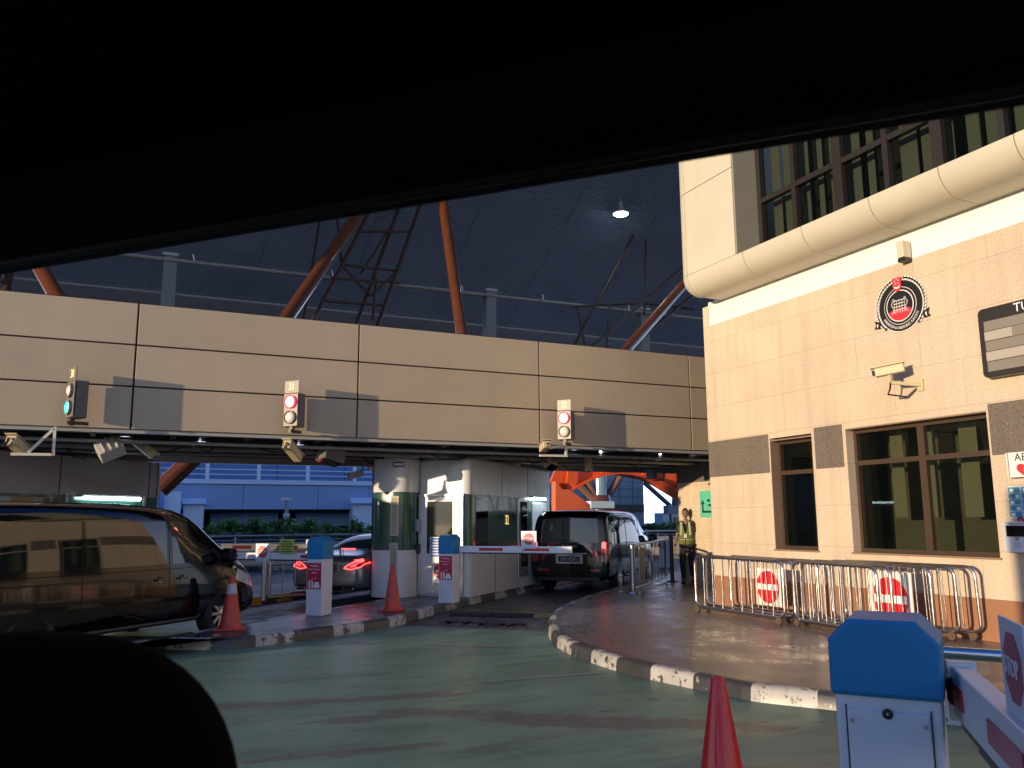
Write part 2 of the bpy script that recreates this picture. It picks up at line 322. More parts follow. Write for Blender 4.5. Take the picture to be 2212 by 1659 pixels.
def smooth_path(pts, k=4):
    out = []
    for i in range(len(pts) - 1):
        p0, p1, p2, p3 = pts[max(i - 1, 0)], pts[i], pts[i + 1], pts[min(i + 2, len(pts) - 1)]
        for j in range(k):
            u = j / k; out.append(.5 * ((2 * p1) + (p2 - p0) * u + (2 * p0 - 5 * p1 + 4 * p2 - p3) * u * u + (3 * p1 - p0 - 3 * p2 + p3) * u ** 3))
    return out + [pts[-1]]
def resample(pts, step):
    out = [pts[0]]; acc = 0
    for a, b in zip(pts, pts[1:]):
        d = (b - a).length
        while acc + d >= step:
            t = (step - acc) / d; a = a.lerp(b, t); out.append(a); d = (b - a).length; acc = 0
        acc += d
    return out + [pts[-1]]
def kerb(path, name, inner, h=.15, wd=.13, seg=.65, mats=None, phase=0):
    """path runs along the road edge; inner = side (+1 left, -1 right) the pavement lies on"""
    pts = resample(path, .1); mb = MB(); n = len(pts); rings = []
    for i, p in enumerate(pts):
        d = (pts[min(i + 1, n - 1)] - pts[max(i - 1, 0)]).normalized(); s = V((-d.y, d.x, 0)) * inner
        rings.append([p + Z * -.01, p + Z * (h - .035) + s * .012, p + Z * (h - .008) + s * .03, p + Z * (h + .004) + s * .055, p + s * wd + Z * (h + .004), p + s * wd])
    k = len(rings[0])
    for i in range(n - 1):
        mi = int((i * .1) / seg + phase) % 2
        mb.add(rings[i] + rings[i + 1], [[j, j + 1, k + j + 1, k + j] for j in range(k - 1)], mi)
    mb.add(rings[0], [list(range(k))]); mb.add(rings[-1], [list(range(k))])
    return struct(mb, name, mats, smooth=50)
kw = worn('kerb_white', (.40, .39, .36), (.06, .055, .05), .44, 7); kb = worn('kerb_black', (.04, .041, .043), (.33, .32, .30), .37, 6)
ky = worn('kerb_yellow', (.50, .30, .02), (.05, .05, .05), .36, 6)
# right pavement
rk = [pz(x, y) for x, y in ((1640, 1195), (1530, 1225), (1430, 1252), (1400, 1262), (1345, 1278), (1280, 1298), (1240, 1312), (1200, 1333), (1186, 1352), (1184, 1372), (1196, 1393), (1226, 1413), (1262, 1428), (1340, 1454), (1440, 1478), (1560, 1503), (1640, 1519), (1810, 1538), (2053, 1568))] + [V((6.9, 3.2, 0)), V((7.4, 0, 0)), V((7.6, -6, 0))]
rks = smooth_path(rk)
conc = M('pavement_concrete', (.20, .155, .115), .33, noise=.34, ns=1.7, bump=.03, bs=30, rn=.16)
def slab(path, extra, name, mat, z=.15, inset=.12, side=1):
    pts = []; n = len(path)
    for i, p in enumerate(path):
        d = (path[min(i + 1, n - 1)] - path[max(i - 1, 0)]).normalized(); pts.append(p + V((-d.y, d.x, 0)) * side * inset + Z * z)
    pts += [V((q[0], q[1], z)) for q in extra]
    return struct(MB().prism([p - Z * (z + .004) for p in pts], Z * z), name, mat)
slab(rks, [(12, -6), (30, -6), (30, 22), (24, 27)], 'pavement', conc)
kerb(rks, 'kerb', 1, mats=[kw, kb], seg=.62, phase=.3)
# island of the booth
lk_ = [pz(x, y) for x, y in ((170, 1400), (300, 1403), (380, 1405), (480, 1405), (600, 1393), (700, 1379), (780, 1367), (850, 1355), (915, 1335), (1000, 1311), (1050, 1299), (1100, 1289))]
lks = smooth_path(lk_ + [lane(-7.27, 19.5), lane(-7.27, 24)])
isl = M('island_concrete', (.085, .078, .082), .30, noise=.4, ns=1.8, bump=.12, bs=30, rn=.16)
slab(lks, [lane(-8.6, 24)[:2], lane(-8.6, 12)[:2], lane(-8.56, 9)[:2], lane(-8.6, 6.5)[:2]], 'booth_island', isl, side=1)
kerb(lks, 'island_kerb', 1, mats=[kw, kb], seg=.62)
kerb([lane(-8.56, 7 + i * .25) for i in range(68)], 'island_inner_kerb', 1, mats=[kb, kw], seg=.8)
# island between the lanes with yellow and black kerb
yk = [lane(-11.35, 12.4 + .3 * i) for i in range(50)]
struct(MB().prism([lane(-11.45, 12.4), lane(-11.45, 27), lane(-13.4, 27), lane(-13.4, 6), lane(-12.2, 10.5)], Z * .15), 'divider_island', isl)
kerb([lane(-12.9, 6), lane(-12.6, 8), lane(-12.0, 10.8), lane(-11.5, 12.1)] + yk, 'divider_kerb', 1, mats=[ky, kb], seg=.5, h=.16)
# road markings, expansion lines
def strip(pts, wd, name, mat, z=.012):
    mb = MB()
    for a, b in zip(pts, pts[1:]):
        d = (b - a).normalized(); s = V((-d.y, d.x, 0)) * wd / 2; mb.add([a - s, b - s, b + s, a + s], [[0, 1, 2, 3]])
    mb.v = [V((v.x, v.y, z)) for v in mb.v]; return struct(mb, name, mat)
pw = worn('road_white', (.42, .42, .40), (.07, .07, .07), .47, 7); pyl = worn('road_yellow', (.42, .27, .03), (.06, .06, .06), .46, 6)
strip([pz(1005, 1477), pz(1300, 1456)], .07, 'faded_line', M('faded_line', (.24, .30, .25), .5, noise=.2))
strip([g1 - gd * 1, g2], .03, 'paint_edge_line', pw, .016)
struct(MB().text('STOP', .55, (pz(1040, 1349) + V((0, 0, .012))), P, L, ext=0, sx=1.15), 'road_lettering', pw)
strip([pz(975, 1334), pz(1105, 1340)], .06, 'stop_line', pw, .008)
strip([pz(1170, 1341), pz(1200, 1342)], .05, 'stop_line', pw, .008)
strip([pz(1010, 1318), pz(1200, 1326)], .12, 'yellow_line', pyl, .006)
strip([pz(1050, 1312), pz(1270, 1322)], .1, 'yellow_line', pyl, .007)
# rubber speed hump
t = thing('speed_hump', 'low black and yellow rubber speed hump across the lane behind the black van', 'speed hump', lane(-6.2, 14.3))
hp = [(-.16, 0), (-.13, .025), (-.06, .05), (.06, .05), (.13, .025), (.16, 0)]
ym = M('hump_yellow', (.30, .22, .07), .6, noise=.3)
ha, hb = pz(975, 1330), pz(1200, 1334); hd = (hb - ha).normalized(); hs = V((-hd.y, hd.x, 0)); n = 5
for i in range(n):
    a = ha.lerp(hb, i / n + .004); b = ha.lerp(hb, (i + 1) / n - .004); mb = MB()
    mb.prism([a + hs * u + Z * (.004 + v) for u, v in hp], b - a); mb.build('hump_block', ym if i == 4 else rubber, t, bevel=.006)

# ================================================================ roof canopy
def slats():
    m = bpy.data.materials.new('roof_slats_sky_tint'); m.use_nodes = True; t = m.node_tree; b = t.nodes['Principled BSDF']; b.inputs['Roughness'].default_value = .45; b.inputs['Metallic'].default_value = .2
    b.inputs['Base Color'].default_value = (.30, .28, .27, 1)
    tc = nd(t, 'ShaderNodeTexCoord'); b.inputs['Metallic'].default_value = 0; n = nd(t, 'ShaderNodeTexNoise'); n.inputs['Scale'].default_value = .35; t.links.new(tc.outputs['Object'], n.inputs['Vector'])
    cr = nd(t, 'ShaderNodeValToRGB'); cr.color_ramp.elements[0].position = .3; cr.color_ramp.elements[0].color = (.22, .26, .36, 1); cr.color_ramp.elements[1].position = .7; cr.color_ramp.elements[1].color = (.28, .32, .43, 1)  # blue of the sky light put into the slat colour
    t.links.new(n.outputs[0], cr.inputs[0]); t.links.new(cr.outputs[0], b.inputs['Base Color']); return m
RE = py(700, 690, 36)                                        # lower edge of the canopy
sv = V((0, -math.cos(R(27)), math.sin(R(27))))               # up the slope, towards us
rt = thing('roof_canopy', 'huge dark slatted canopy roof sloping down behind the beige beam', 'roof', (RE.x, 36, RE.z))
e0 = V((-16, 36, RE.z)); ln = 54; sl_m = slats(); up = V((0, math.sin(R(27)), math.cos(R(27))))
mb = MB(); n = 110; w_ = 13.2 / n                            # the ribbed lining: real battens with dark gaps
for i in range(n):
    a = e0 + sv * (.75 + i * w_); mb.box(a + X * ln / 2 + sv * w_ * .42 + up * .02, (ln, w_ * .70, .05), rot=Matrix((X, -sv, up)).transposed())
mb.build('slat_lining', sl_m, rt)
MB().box(e0 + X * ln / 2 + sv * 7.4 + up * .22, (ln, 15.0, .3), rot=Matrix((X, -sv, up)).transposed()).build('roof_deck', M('roof_gap', (.05, .05, .055), .8), rt)
MB().box(e0 + X * ln / 2 + sv * .36 + up * -.03, (ln, .74, .12), rot=Matrix((X, -sv, up)).transposed()).build('eaves_board', M('eaves', (.34, .34, .36), .4), rt)
for i in range(14):
    a = e0 + X * (1 + i * 3.9); MB().bar(a + sv * .7 - up * .012, a + sv * 14 - up * .012, .016, .02, up).build('seam', M('seam_grey', (.2, .22, .27), .5), rt)
top = e0 + sv * 14.6
MB().box((-16, 26.5, 17), (.3, 21, 14)).build('sun_block_panel', greyp, rt)  # unseen panel added to keep the low sun off the slats
MB().box((top.x + ln / 2, top.y - 2.5, top.z + .25), (ln, 6, .3)).build('upper_deck', M('roof_flat', (.2, .2, .2), .7), rt)

# tubes: struts on the beam
def tube_thing(name, label, p, q, r, mat, cat='strut', group=None, flange=False):
    t = thing(name, label, cat, p if p.z < q.z else q, 0, group); MB().cyl(p, q, r, n=24, cap=True).build('tube', mat, t, smooth=50)
    if flange:
        d = (q - p).normalized(); MB().cyl(p + d * .05, p + d * .11, r * 1.25, n=24).build('flange', mat, t)
    return t
def ext(a, b, k0, k1): d = b - a; return a - d * k0, b + d * k1
for i, (a, b, r, ww, lb) in enumerate((((617, 690, 20.2), (790, 440, 24), .17, .4, 'bright orange brown tube leaning right, behind the middle of the beam'),
        ((998, 724, 20.2), (955, 425, 23), .155, .4, 'brown steel tube leaning slightly left above traffic light 32'),
        ((1352, 756, 20.2), (1500, 590, 22.5), .15, .4, 'glossy brown tube rising right to the pale upper storey'),
        ((122, 640, 20.2), (85, 575, 21.4), .17, 1.5, 'short brown tube at the far left under the car roof'))):
    p, q = ext(py(*a), py(*b), .25, ww); tube_thing('roof_strut', lb, p, q, r, brown, 'strut', 'brown roof struts', True)
def lattice(label, chords, braces, rc=.07, rb=.045):
    t = thing('roof_truss', label, 'truss', py(*chords[0][0]), 0, 'dark lattice trusses under the canopy')
    for a, b in chords: p, q = ext(py(*a), py(*b), .04, .12); MB().cyl(p, q, rc, n=12).build('chord', brownd, t, smooth=50)
    for a, b in braces: MB().cyl(py(*a), py(*b), rb, n=10).build('brace', brownd, t, smooth=50)
lattice('dark lattice truss between the two brown struts over the middle of the beam',
        [((675, 695, 26), (812, 430, 29)), ((815, 705, 26), (912, 430, 29)), ((770, 700, 27.2), (868, 430, 30))],
        [((738, 572, 27.4), (858, 585, 27.4)), ((700, 650, 26.5), (835, 660, 26.5)), ((770, 500, 28.2), (890, 500, 28.2)), ((738, 572, 27.4), (800, 640, 27.6)), ((858, 585, 27.4), (800, 640, 27.6)),
         ((690, 480, 29), (655, 692, 27)), ((728, 470, 29), (738, 572, 27.4)), ((780, 590, 27.6), (850, 480, 28.6)), ((715, 600, 27), (865, 612, 27)), ((805, 690, 27), (812, 600, 27.6))])
lattice('dark lattice truss beside the pale upper storey with a lit lamp at its left',
        [((1242, 745, 27), (1402, 445, 30)), ((1402, 445, 30), (1470, 335, 31)), ((1280, 748, 26), (1478, 575, 27.5)), ((1355, 755, 26.4), (1495, 640, 27.3))],
        [((1396, 455, 30), (1392, 680, 28)), ((1236, 662, 28), (1392, 655, 28)), ((1392, 655, 28), (1500, 668, 27)), ((1400, 452, 30), (1475, 462, 29.5)), ((1248, 665, 28), (1262, 742, 27)), ((1318, 650, 28), (1310, 752, 26.5))])
lattice('bit of dark roof truss at the very left edge under the car roof', [((12, 640, 25), (22, 585, 27)), ((-20, 640, 25), (-5, 590, 27))], [((-20, 610, 26), (20, 605, 26))], .12)
# white service pipe and its square posts
t = thing('service_pipe', 'long pale service pipe running under the canopy above the beam', 'pipe', py(340, 556, 29))
pp = [py(x, 548 + (x - 250) * .1115, 29) for x in (-300, 250, 700, 1100, 1512, 1900)]
MB().tube(pp, .075, 10).build('pipe', M('pipe_grey', (.24, .23, .22), .5, noise=.15), t, smooth=50)
for x in (420, 720, 1000, 1175, 1360): a = py(x, 548 + (x - 250) * .1115, 29); MB().cyl(a, a + Z * .28 + X * -.06, .022, n=8).build('hanger', wht, t)
for x, y0, y1, lb in ((368, 556, 700, 'grey square steel post above green traffic light under the service pipe'), (1057, 632, 760, 'grey square steel post right of the slanted strut above traffic light 32'), (1387, 672, 790, 'dark square post behind the rightmost strut')):
    a = py(x, y0, 29.2); t = thing('steel_post', lb, 'post', V((a.x, a.y, 4.4)), 0, 'square posts carrying the pipe')
    MB().box((a.x, a.y, (a.z + 4.4) / 2), (.42, .42, a.z - 4.4)).build('shaft', M('post_grey', (.15, .16, .165), .5, noise=.1), t, bevel=.02); MB().box((a.x, a.y, a.z + .05), (.5, .5, .1)).build('cap_plate', greyp, t)
# big lamp
lp = py(1341, 463, 27.6); t = thing('high_bay_lamp', 'round high-bay lamp glowing white on the dark canopy', 'lamp', lp)
MB().lathe([(.31, .0), (.30, .05), (.16, .22), (.08, .26), (.08, .5)], lp + Z * .02, 28).build('housing', greyp, t, smooth=40)
MB().lathe([(.0, -.06), (.15, -.05), (.27, -.02), (.30, .0)], lp, 28).build('lens', M('lamp_white', (1, 1, 1), .5, emit=16, ecol=(.72, .93, 1)), t)
MB().cyl(lp + Z * .5, lp + Z * 1.0, .02).build('rod', greyp, t)

# ================================================================ beige beam over the lanes
GY, GB, GT, GR = 14.6, 3.13, 5.22, 19.2
gt = thing('beam_over_lanes', 'long beige panelled beam spanning the lanes with dark joints', 'beam', (4, GY, GB))
rows = [GB, GB + .70, GB + 1.385, GT]; cols = [-10.95, -7.27, -3.59, .09, 3.77, 7.44, 11.12, 14.8]
for i in range(len(cols) - 1):
    for j in range(3):
        a, b = cols[i] + .014, cols[i + 1] - .014; z0, z1 = rows[j] + .012, rows[j + 1] - .012
        MB().box(((a + b) / 2, GY + .03, (z0 + z1) / 2), (b - a, .06, z1 - z0)).build('panel', beige, gt, bevel=.006)
MB().box((1.9, (GY + GR) / 2 + .05, (GB + GT) / 2 + .02), (25.6, GR - GY, GT - GB - .02)).build('core', joint, gt)
mb = MB().box((1.9, GY + .16, GB - .02), (25.6, .2, .06)); mb.build('front_channel', greyp, gt)
MB().box((1.9, GR - .05, GB - .10), (25.6, .14, .2)).build('rear_channel', greyp, gt)
for i, yy in enumerate((15.6, 16.9, 18.1)): MB().box((1.9, yy, GB - .06), (25.6, .16, .16)).build('soffit_beam', soffit, gt)
for i in range(20): MB().box((-9 + i * 1.22, 16.9, GB - .02), (.08, 4.4, .07)).build('cross_rail', M('soffit_rail', (.09, .09, .1), .7), gt)
for yy, r in ((15.2, .03), (16.3, .045), (17.5, .03)): MB().tube([(-10, yy, GB - .14), (14, yy, GB - .14)], r, 8).build('conduit', greyp, gt)
mb = MB()
for i in range(14):
    a = V((-3 + i * 1.05 + random.uniform(-.3, .3), random.uniform(15, 18), GB - .1)); b = a + V((random.uniform(.4, .9), random.uniform(-.4, .4), 0))
    MB().tube([a, a.lerp(b, .3) - Z * random.uniform(.08, .22), a.lerp(b, .7) - Z * random.uniform(.05, .2), b], .012, 6).build('cable', black, gt)
# spotlights under it
glintm = M('spot_glint', (1, 1, 1), .4, emit=5, ecol=(.75, .86, 1)); chrome = M('chrome', (.75, .75, .77), .08, 1.)
spots = ((270, 944, 'left of the first floodlight'), (436, 955, 'above the far railing, left of camera under light 31'), (648, 962, 'beside the camera under traffic light 31'), (1240, 973, 'small, under traffic light 32'), (1299, 990, 'above the orange arch, left one'), (1427, 994, 'above the orange arch, right one'), (1498, 983, 'at the end of the beam by the stone wall'))
proto = None
for i, (x, y, lb) in enumerate(spots):
    d = py(x, y, 15.35); lab = 'round metal downlight under the beam, ' + lb
    if proto is None:
        proto = thing('downlight', lab, 'light', d, 0, 'downlights under the beam')
        MB().lathe([(.05, .20), (.07, .18), (.07, .06), (.13, 0), (.12, 0), (.06, .05)], d, 24).build('reflector', steel_d, proto, smooth=30)
        MB().lathe([(0, .024), (.10, .014)], d, 24).build('lens', M('spot_dim', (.9, .92, 1), .3, emit=1.1, ecol=(.7, .8, 1)), proto)
        MB().box(d + Z * .21, (.10, .05, .05)).box(d + Z * .13 + X * -.08 + Y * -.04, (.04, .04, .04)).build('bracket', M('bracket_dark', (.05, .05, .055), .4, .5), proto)
        MB().box(d + Z * .13 + X * -.07 + Y * -.09, (.045, .02, .04)).build('glow_glint', glintm, proto)  # glowing box put in for the bright glint on the metal head
    else: copy_tree(proto, d, label=lab)

# ---------------- traffic lights
acr = M('grey_acrylic', (.15, .13, .115), .4); num = M('number_yellow', (.95, .62, .2), .4, emit=.7, ecol=(1, .66, .25))
tlb = M('signal_body', (.10, .095, .09), .45, noise=.12, ns=8); off = M('lens_off', (.75, .68, .62), .12, coat=1, bump=.6, bs=120)
def signal(cx, cy, az, n, red, label, sc=1., gap=.31):
    b = py(cx, cy, GY - gap); t = thing('traffic_light', label, 'traffic light', b, az, 'lane signals on the beam')
    sc *= .72; w2, hh = .285, .40 * sc
    MB().box((0, .10, hh), (w2 * 1.02, .18, hh * 2)).build('housing', tlb, t, world=False, bevel=.012)
    MB().box((0, -.012, hh), (w2, .02, hh * 2 - .02)).build('face_plate', acr, t, world=False, bevel=.006)
    for k, zz in enumerate((hh * 1.47, hh * .55)):
        ax = Matrix.Rotation(R(90), 3, 'X'); r = .098
        ring = MB().lathe([(r + .016, 0), (r + .016, .045), (r, .05), (r - .004, .02)], (0, -.02, zz), 28, ax).build('lamp_ring', [M('ring_grey', (.2, .18, .16), .4), M('ring_red', (.6, .02, .05), .4, emit=.7, ecol=(1, .03, .08))][1 if (k == 0 and red) else 0], t, world=False, smooth=40)
        lit = (k == 0) == red
        mat = (M('lit_red', (1, .3, .2), .3, emit=5, ecol=(1, .33, .22)) if red else M('lit_green', (.1, .9, .8), .3, emit=1.25, ecol=(.03, .85, .75))) if lit else off
        MB().lathe([(r, 0), (r * .85, .028), (r * .5, .045), (0, .052)], (0, -.03, zz), 24, ax).build('lens', mat, t, world=False, smooth=60)
    MB().box((0, -.005, hh * 2 + .15 * sc), (w2, .012, .29 * sc)).build('number_plate', acr, t, world=False)
    MB().text(n, .25 * sc, (0, -.014, hh * 2 + .15 * sc), (1, 0, 0), (0, 0, 1), sx=.72).build('lane_number', num, t, world=False)
    MB().box((.0, .03, -.05), (.07, .06, .12)).box((0, .12, -.07), (.05, .30, .05)).build('bracket', black, t, world=False)
    return t
signal(151, 903, LA + R(20), '30', False, 'traffic light showing green, seen nearly side on at the left', gap=.30)
signal(628, 922, LA, '31', True, 'red traffic light below number 31 on the beam')
signal(1220, 950, LA + R(4), '32', True, 'red traffic light below number 32 on the beam')
# ================================================================ cameras and floodlights hanging from the beam
cbod = M('camera_body', (.50, .42, .27), .5, noise=.1, ns=6); brk = M('bracket_cream', (.62, .58, .47), .5)
def cam_box(mb, c, d, l, w_, h):
    d = V(d).normalized(); mb.bar(V(c) - d * l / 2, V(c) + d * l / 2, w_, h)
def hung_camera(cx, cy, Yp, d, label, arm, l=.42, group='cameras hanging from the beam'):
    c = py(cx, cy, Yp); d = V(d).normalized(); t = thing('security_camera', label, 'camera', c, 0, group)
    mb = MB(); cam_box(mb, c, d, l, .15, .14); mb.build('housing', cbod, t, bevel=.015)
    MB().bar(c - d * (l / 2 + .02) + Z * .085, c + d * (l / 2 + .10) + Z * .085, .17, .012).build('sunshield', cbod, t)
    MB().cyl(c + d * l / 2, c + d * (l / 2 + .02), .05).build('lens', glassd, t)
    mb = MB()
    for a, b in arm: mb.bar(py(a[0], a[1], Yp), py(b[0], b[1], Yp), .05, .04)
    if arm: mb.build('bracket', brk, t)
    r = c - d * l / 2; mb = MB()
    for k in range(4): s = random.uniform(-.05, .05); MB().tube([r + X * s + Z * .03, r - d * .07 + X * (s + .03) - Z * .04, r - d * .02 + X * (s - .05) - Z * .12, r + Z * -.10 + X * s], .007, 5).build('cable', black, t)
    return t
hung_camera(38, 963, GY - .25, (.35, .8, -.32), 'beige camera on a triangular bracket at the far left below the beam', [((23, 981), (115, 982)), ((115, 984), (119, 922)), ((60, 978), (117, 926))])
hung_camera(632, 975, GY - .2, (.55, .7, -.42), 'beige camera on a short post under traffic light 31', [((623, 948), (623, 968))], .5)
hung_camera(1177, 965, GY - .2, (.2, .95, -.2), 'beige camera on a framed bracket left of traffic light 32', [((1166, 984), (1225, 985)), ((1223, 985), (1222, 959)), ((1224, 960), (1184, 969))], .34)
hung_camera(308, 965, 15.8, (.7, .2, -.55), 'slim tubular camera pointing down right beside the first floodlight', [], .5)
hung_camera(1270, 997, 16.2, (.15, .1, -.95), 'slim cream camera hanging almost straight down above the orange arch', [], .42)
def flood(cx, cy, Yp, rot, label, mat, s=1.):
    c = py(cx, cy, Yp); t = thing('floodlight', label, 'floodlight', c, 0, 'floodlights under the beam'); m = Matrix.Rotation(R(rot[2]), 3, 'Z') @ Matrix.Rotation(R(rot[0]), 3, 'X') @ Matrix.Rotation(R(rot[1]), 3, 'Y')
    MB().box(c, (.34 * s, .26 * s, .2 * s), rot=m).build('housing', mat, t, bevel=.015)
    mb = MB()
    for k in (-1, 0, 1): mb.box(c + m @ V((k * .09 * s, 0, .115 * s)), (.015, .26 * s, .04), rot=m)
    mb.build('cooling_fin', mat, t); MB().box(c + m @ V((0, 0, -.105 * s)), (.30 * s, .22 * s, .012), rot=m).build('glass', glassd, t)
    MB().bar(c + m @ V((-.18 * s, 0, 0)), c + Z * .3, .03, .012).bar(c + m @ V((.18 * s, 0, 0)), c + Z * .3, .03, .012).build('yoke', black, t); return t
flood(238, 970, 15.2, (40, -35, 30), 'grey floodlight with ribs, tilted, at the left under the beam', M('flood_grey', (.42, .42, .40), .5), 1.15)
flood(715, 985, 15.4, (-10, 15, 20), 'big dark floodlight wrapped in cables between lights 31 and 32', M('flood_dark', (.13, .12, .11), .7, noise=.3, ns=9), 1.25)
flood(1189, 1003, 16, (-35, 15, 35), 'small cream floodlight below the bracketed camera', cbod, .85)
# camera on a bent arm before the orange arch and one before the railing
t = thing('security_camera', 'grey camera on a long bent arm before the orange arch', 'camera', py(1412, 1022, 18.5))
c = py(1408, 1024, 18.5); MB().box(c, (.16, .3, .26)).build('housing', greyp, t, bevel=.02)
MB().tube([py(1412, 1037, 18.5), py(1432, 1037, 18.5), py(1436, 1022, 18.5), py(1440, 1012, 18.5), py(1465, 1010, 18.5), py(1508, 1003, 18.5)], .025, 8).tube([py(1462, 1010, 18.5), py(1478, 994, 18.5)], .03, 8).build('arm', greyp, t)
t = thing('security_camera', 'grey camera on a hanging frame before the far railing', 'camera', py(770, 1028, 17.5))
c = py(772, 1026, 17.5); MB().bar(c - V((.2, 0, .04)), c + V((.12, 0, .05)), .14, .14).build('housing', greyp, t, bevel=.02)
MB().bar(py(782, 1022, 17.5), py(788, 988, 17.5), .03, .03).bar(py(788, 990, 17.5), py(850, 972, 17.5), .04, .03).bar(py(795, 1015, 17.5), py(800, 985, 17.5), .03, .03).build('frame', greyp, t)

# ================================================================ booths (lane frame: x = P, y = L)
bwhite = M('booth_panel', (.60, .61, .62), .30, noise=.06, ns=1.5, coat=.3); bgreen = M('booth_green', (.016, .075, .055), .25, noise=.12, ns=1.5, coat=.4)
alu = M('aluminium', (.55, .55, .55), .35, .7); tubel = M('tube_lit', (1, 1, 1), .4, emit=11, ecol=(.75, .93, 1))
def rounded(x0, x1, y0, y1, rs, n=7):
    """plan outline; rs = radii at (x0,y0) (x1,y0) (x1,y1) (x0,y1)"""
    out = []
    for (cx, cy, a0), r in zip(((x0, y0, 180), (x1, y0, 270), (x1, y1, 0), (x0, y1, 90)), rs):
        sx = 1 if cx == x0 else -1; sy = 1 if cy == y0 else -1
        if r < .01: out.append((cx, cy)); continue
        for k in range(n + 1): a = R(a0 + 90 * k / n); out.append((cx + sx * r + r * math.cos(a), cy + sy * r + r * math.sin(a)))
    return out
def ringwall(poly, z0, z1): return MB().prism([V((x, y, z0)) for x, y in poly], Z * (z1 - z0))
b32 = thing('toll_booth', 'white and green inspection booth with number 32 and a rounded pillar housing', 'booth', lane(-7.28, 15.55, .15), LA)
# cabin: right side x=0, front y=0
cab = rounded(-1.13, .02, 0, 4.9, (.02, .16, .05, .02)); cab_in = rounded(-1.12, .01, .012, 4.9, (.02, .155, .05, .02))
ringwall(cab, 0, .95).build('base_panel', bwhite, b32, world=False, smooth=30)
ringwall(cab_in, .952, 2.048).build('cabin_wall', bgreen, b32, world=False, smooth=30)
ringwall(cab, 2.05, 2.75).build('fascia', bwhite, b32, world=False, smooth=30)
ringwall(rounded(-1.1, 0, .05, 4.85, (.02, .15, .05, .02)), 2.752, 2.80).build('roof', greyp, b32, world=False)
for yy in (1.7, 3.3): MB().box((.022, yy, 2.4), (.006, .012, .7)).build('panel_joint', joint, b32, world=False)
for yy in (1.3, 2.6): MB().box((.022, yy, .47), (.006, .012, .95)).build('panel_joint', joint, b32, world=False)
# front door
d = MB().box((-.62, -.02, 1.03), (.92, .05, 1.98)); d = d.build('door', bwhite, b32, world=False, bevel=.008)
for a, s in (((-.62, -.03, 2.04), (1.04, .07, .05)), ((-1.1, -.03, 1.03), (.05, .07, 1.98)), ((-.13, -.03, 1.03), (.05, .07, 1.98))): MB().box(a, s).build('door_frame', alu, b32, world=False, bevel=.004)
MB().box((-.64, -.049, 1.38), (.58, .01, 1.06)).build('door_glass', glassd, d, world=False)
MB().box((-.70, -.058, .98), (.30, .006, .42)).build('notice', M('notice_white', (.7, .72, .75), .5), d, world=False)
mb = MB().box((-.70, -.062, .98), (.26, .004, .38)); mb.build('notice_panel', M('notice_blue', (.03, .10, .40), .5), d, world=False)
mb = MB()
for k in range(6): mb.box((-.70, -.066, 1.12 - k * .055), (.16 + .04 * ((k * 7) % 3), .002, .016))
mb.build('notice_lines', wht, d, world=False)
MB().cyl((-.27, -.05, .93), (-.27, -.10, .93), .03).cyl((-.27, -.10, .93), (-.42, -.10, .935), .011).cyl((-.27, -.05, .80), (-.27, -.06, .80), .025).build('door_handle', chrome, d, world=False, smooth=40)
ax90 = Matrix.Rotation(R(90), 3, 'X')
ne = MB().lathe([(.15, 0), (.15, .006), (0, .006)], (-.62, -.046, .50), 28, ax90).build('no_entry_disc', redp, d, world=False)
MB().box((-.62, -.054, .50), (.21, .003, .045)).build('no_entry_bar', wht, ne, world=False)
MB().box((-.62, -.05, .18), (.86, .01, .16)).build('kick_plate', alu, d, world=False)
# side windows, side door, number
MB().box((.004, .62, 1.5), (.03, .62, 1.05)).build('side_window', glassd, b32, world=False, bevel=.004)
sd = MB().box((.01, 2.95, 1.12), (.05, .62, 1.78)).build('side_door', alu, b32, world=False, bevel=.01)
MB().box((.038, 2.98, 1.2), (.01, .44, 1.5)).build('side_door_glass', glassd, sd, world=False)
MB().box((.012, 4.1, 1.45), (.04, .95, 1.0)).build('serving_window', M('window_lit', (.3, .33, .36), .15, emit=.18, ecol=(.7, .85, 1)), b32, world=False, bevel=.01)
MB().text('32', .30, (.022, 1.98, 1.52), (0, 1, 0), (0, 0, 1), sx=.66).build('booth_number', num, b32, world=False)
tl = MB().box((.06, 3.9, 2.08), (.08, .95, .05)).build('light_fitting', greyp, b32, world=False)
MB().cyl((.085, 3.45, 2.04), (.085, 4.35, 2.04), .03, n=12).build('fluorescent_tube', tubel, tl, world=False)
# pillar housing
pil = rounded(-2.08, -1.15, -.62, .55, (.42, .30, .05, .05), 9)
mkp = lambda z0, z1, nm, mt: ringwall(pil, z0, z1).build(nm, mt, b32, world=False, smooth=30)
mkp(0, .93, 'pillar_base', bwhite); mkp(.932, 2.10, 'pillar_wall', bgreen); mkp(2.102, 2.78, 'pillar_fascia', bwhite)
for x_ in (-1.97,): MB().box((x_, -.50, 1.39), (.014, .014, 2.76)).build('panel_joint', joint, b32, world=False)
def louvre(x, y, z, w_, h, rot):
    m = Matrix.Rotation(rot, 3, 'Z'); c = V((x, y, z)); f = MB().box(c, (w_, .03, h), rot=m).build('louvre', M('louvre_frame', (.50, .46, .36), .5), b32, world=False, bevel=.004)
    mb = MB(); k = int(h / .03)
    for i in range(k): mb.box(c + m @ V((0, -.018, -h / 2 + .045 + i * (h - .09) / (k - 1))), (w_ - .06, .008, .012), rot=m)
    mb.build('louvre_blade', M('louvre_gap', (.12, .10, .07), .7), f, world=False)
louvre(-1.38, -.60, 1.62, .17, .80, R(12)); louvre(-1.39, -.60, .55, .17, 1.05, R(12))
MB().box((-1.32, -.57, 2.66), (.24, .1, .11), rz=R(20)).build('beacon_lamp', M('blue_beacon', (.03, .03, .16), .15, coat=1), b32, world=False, bevel=.03)
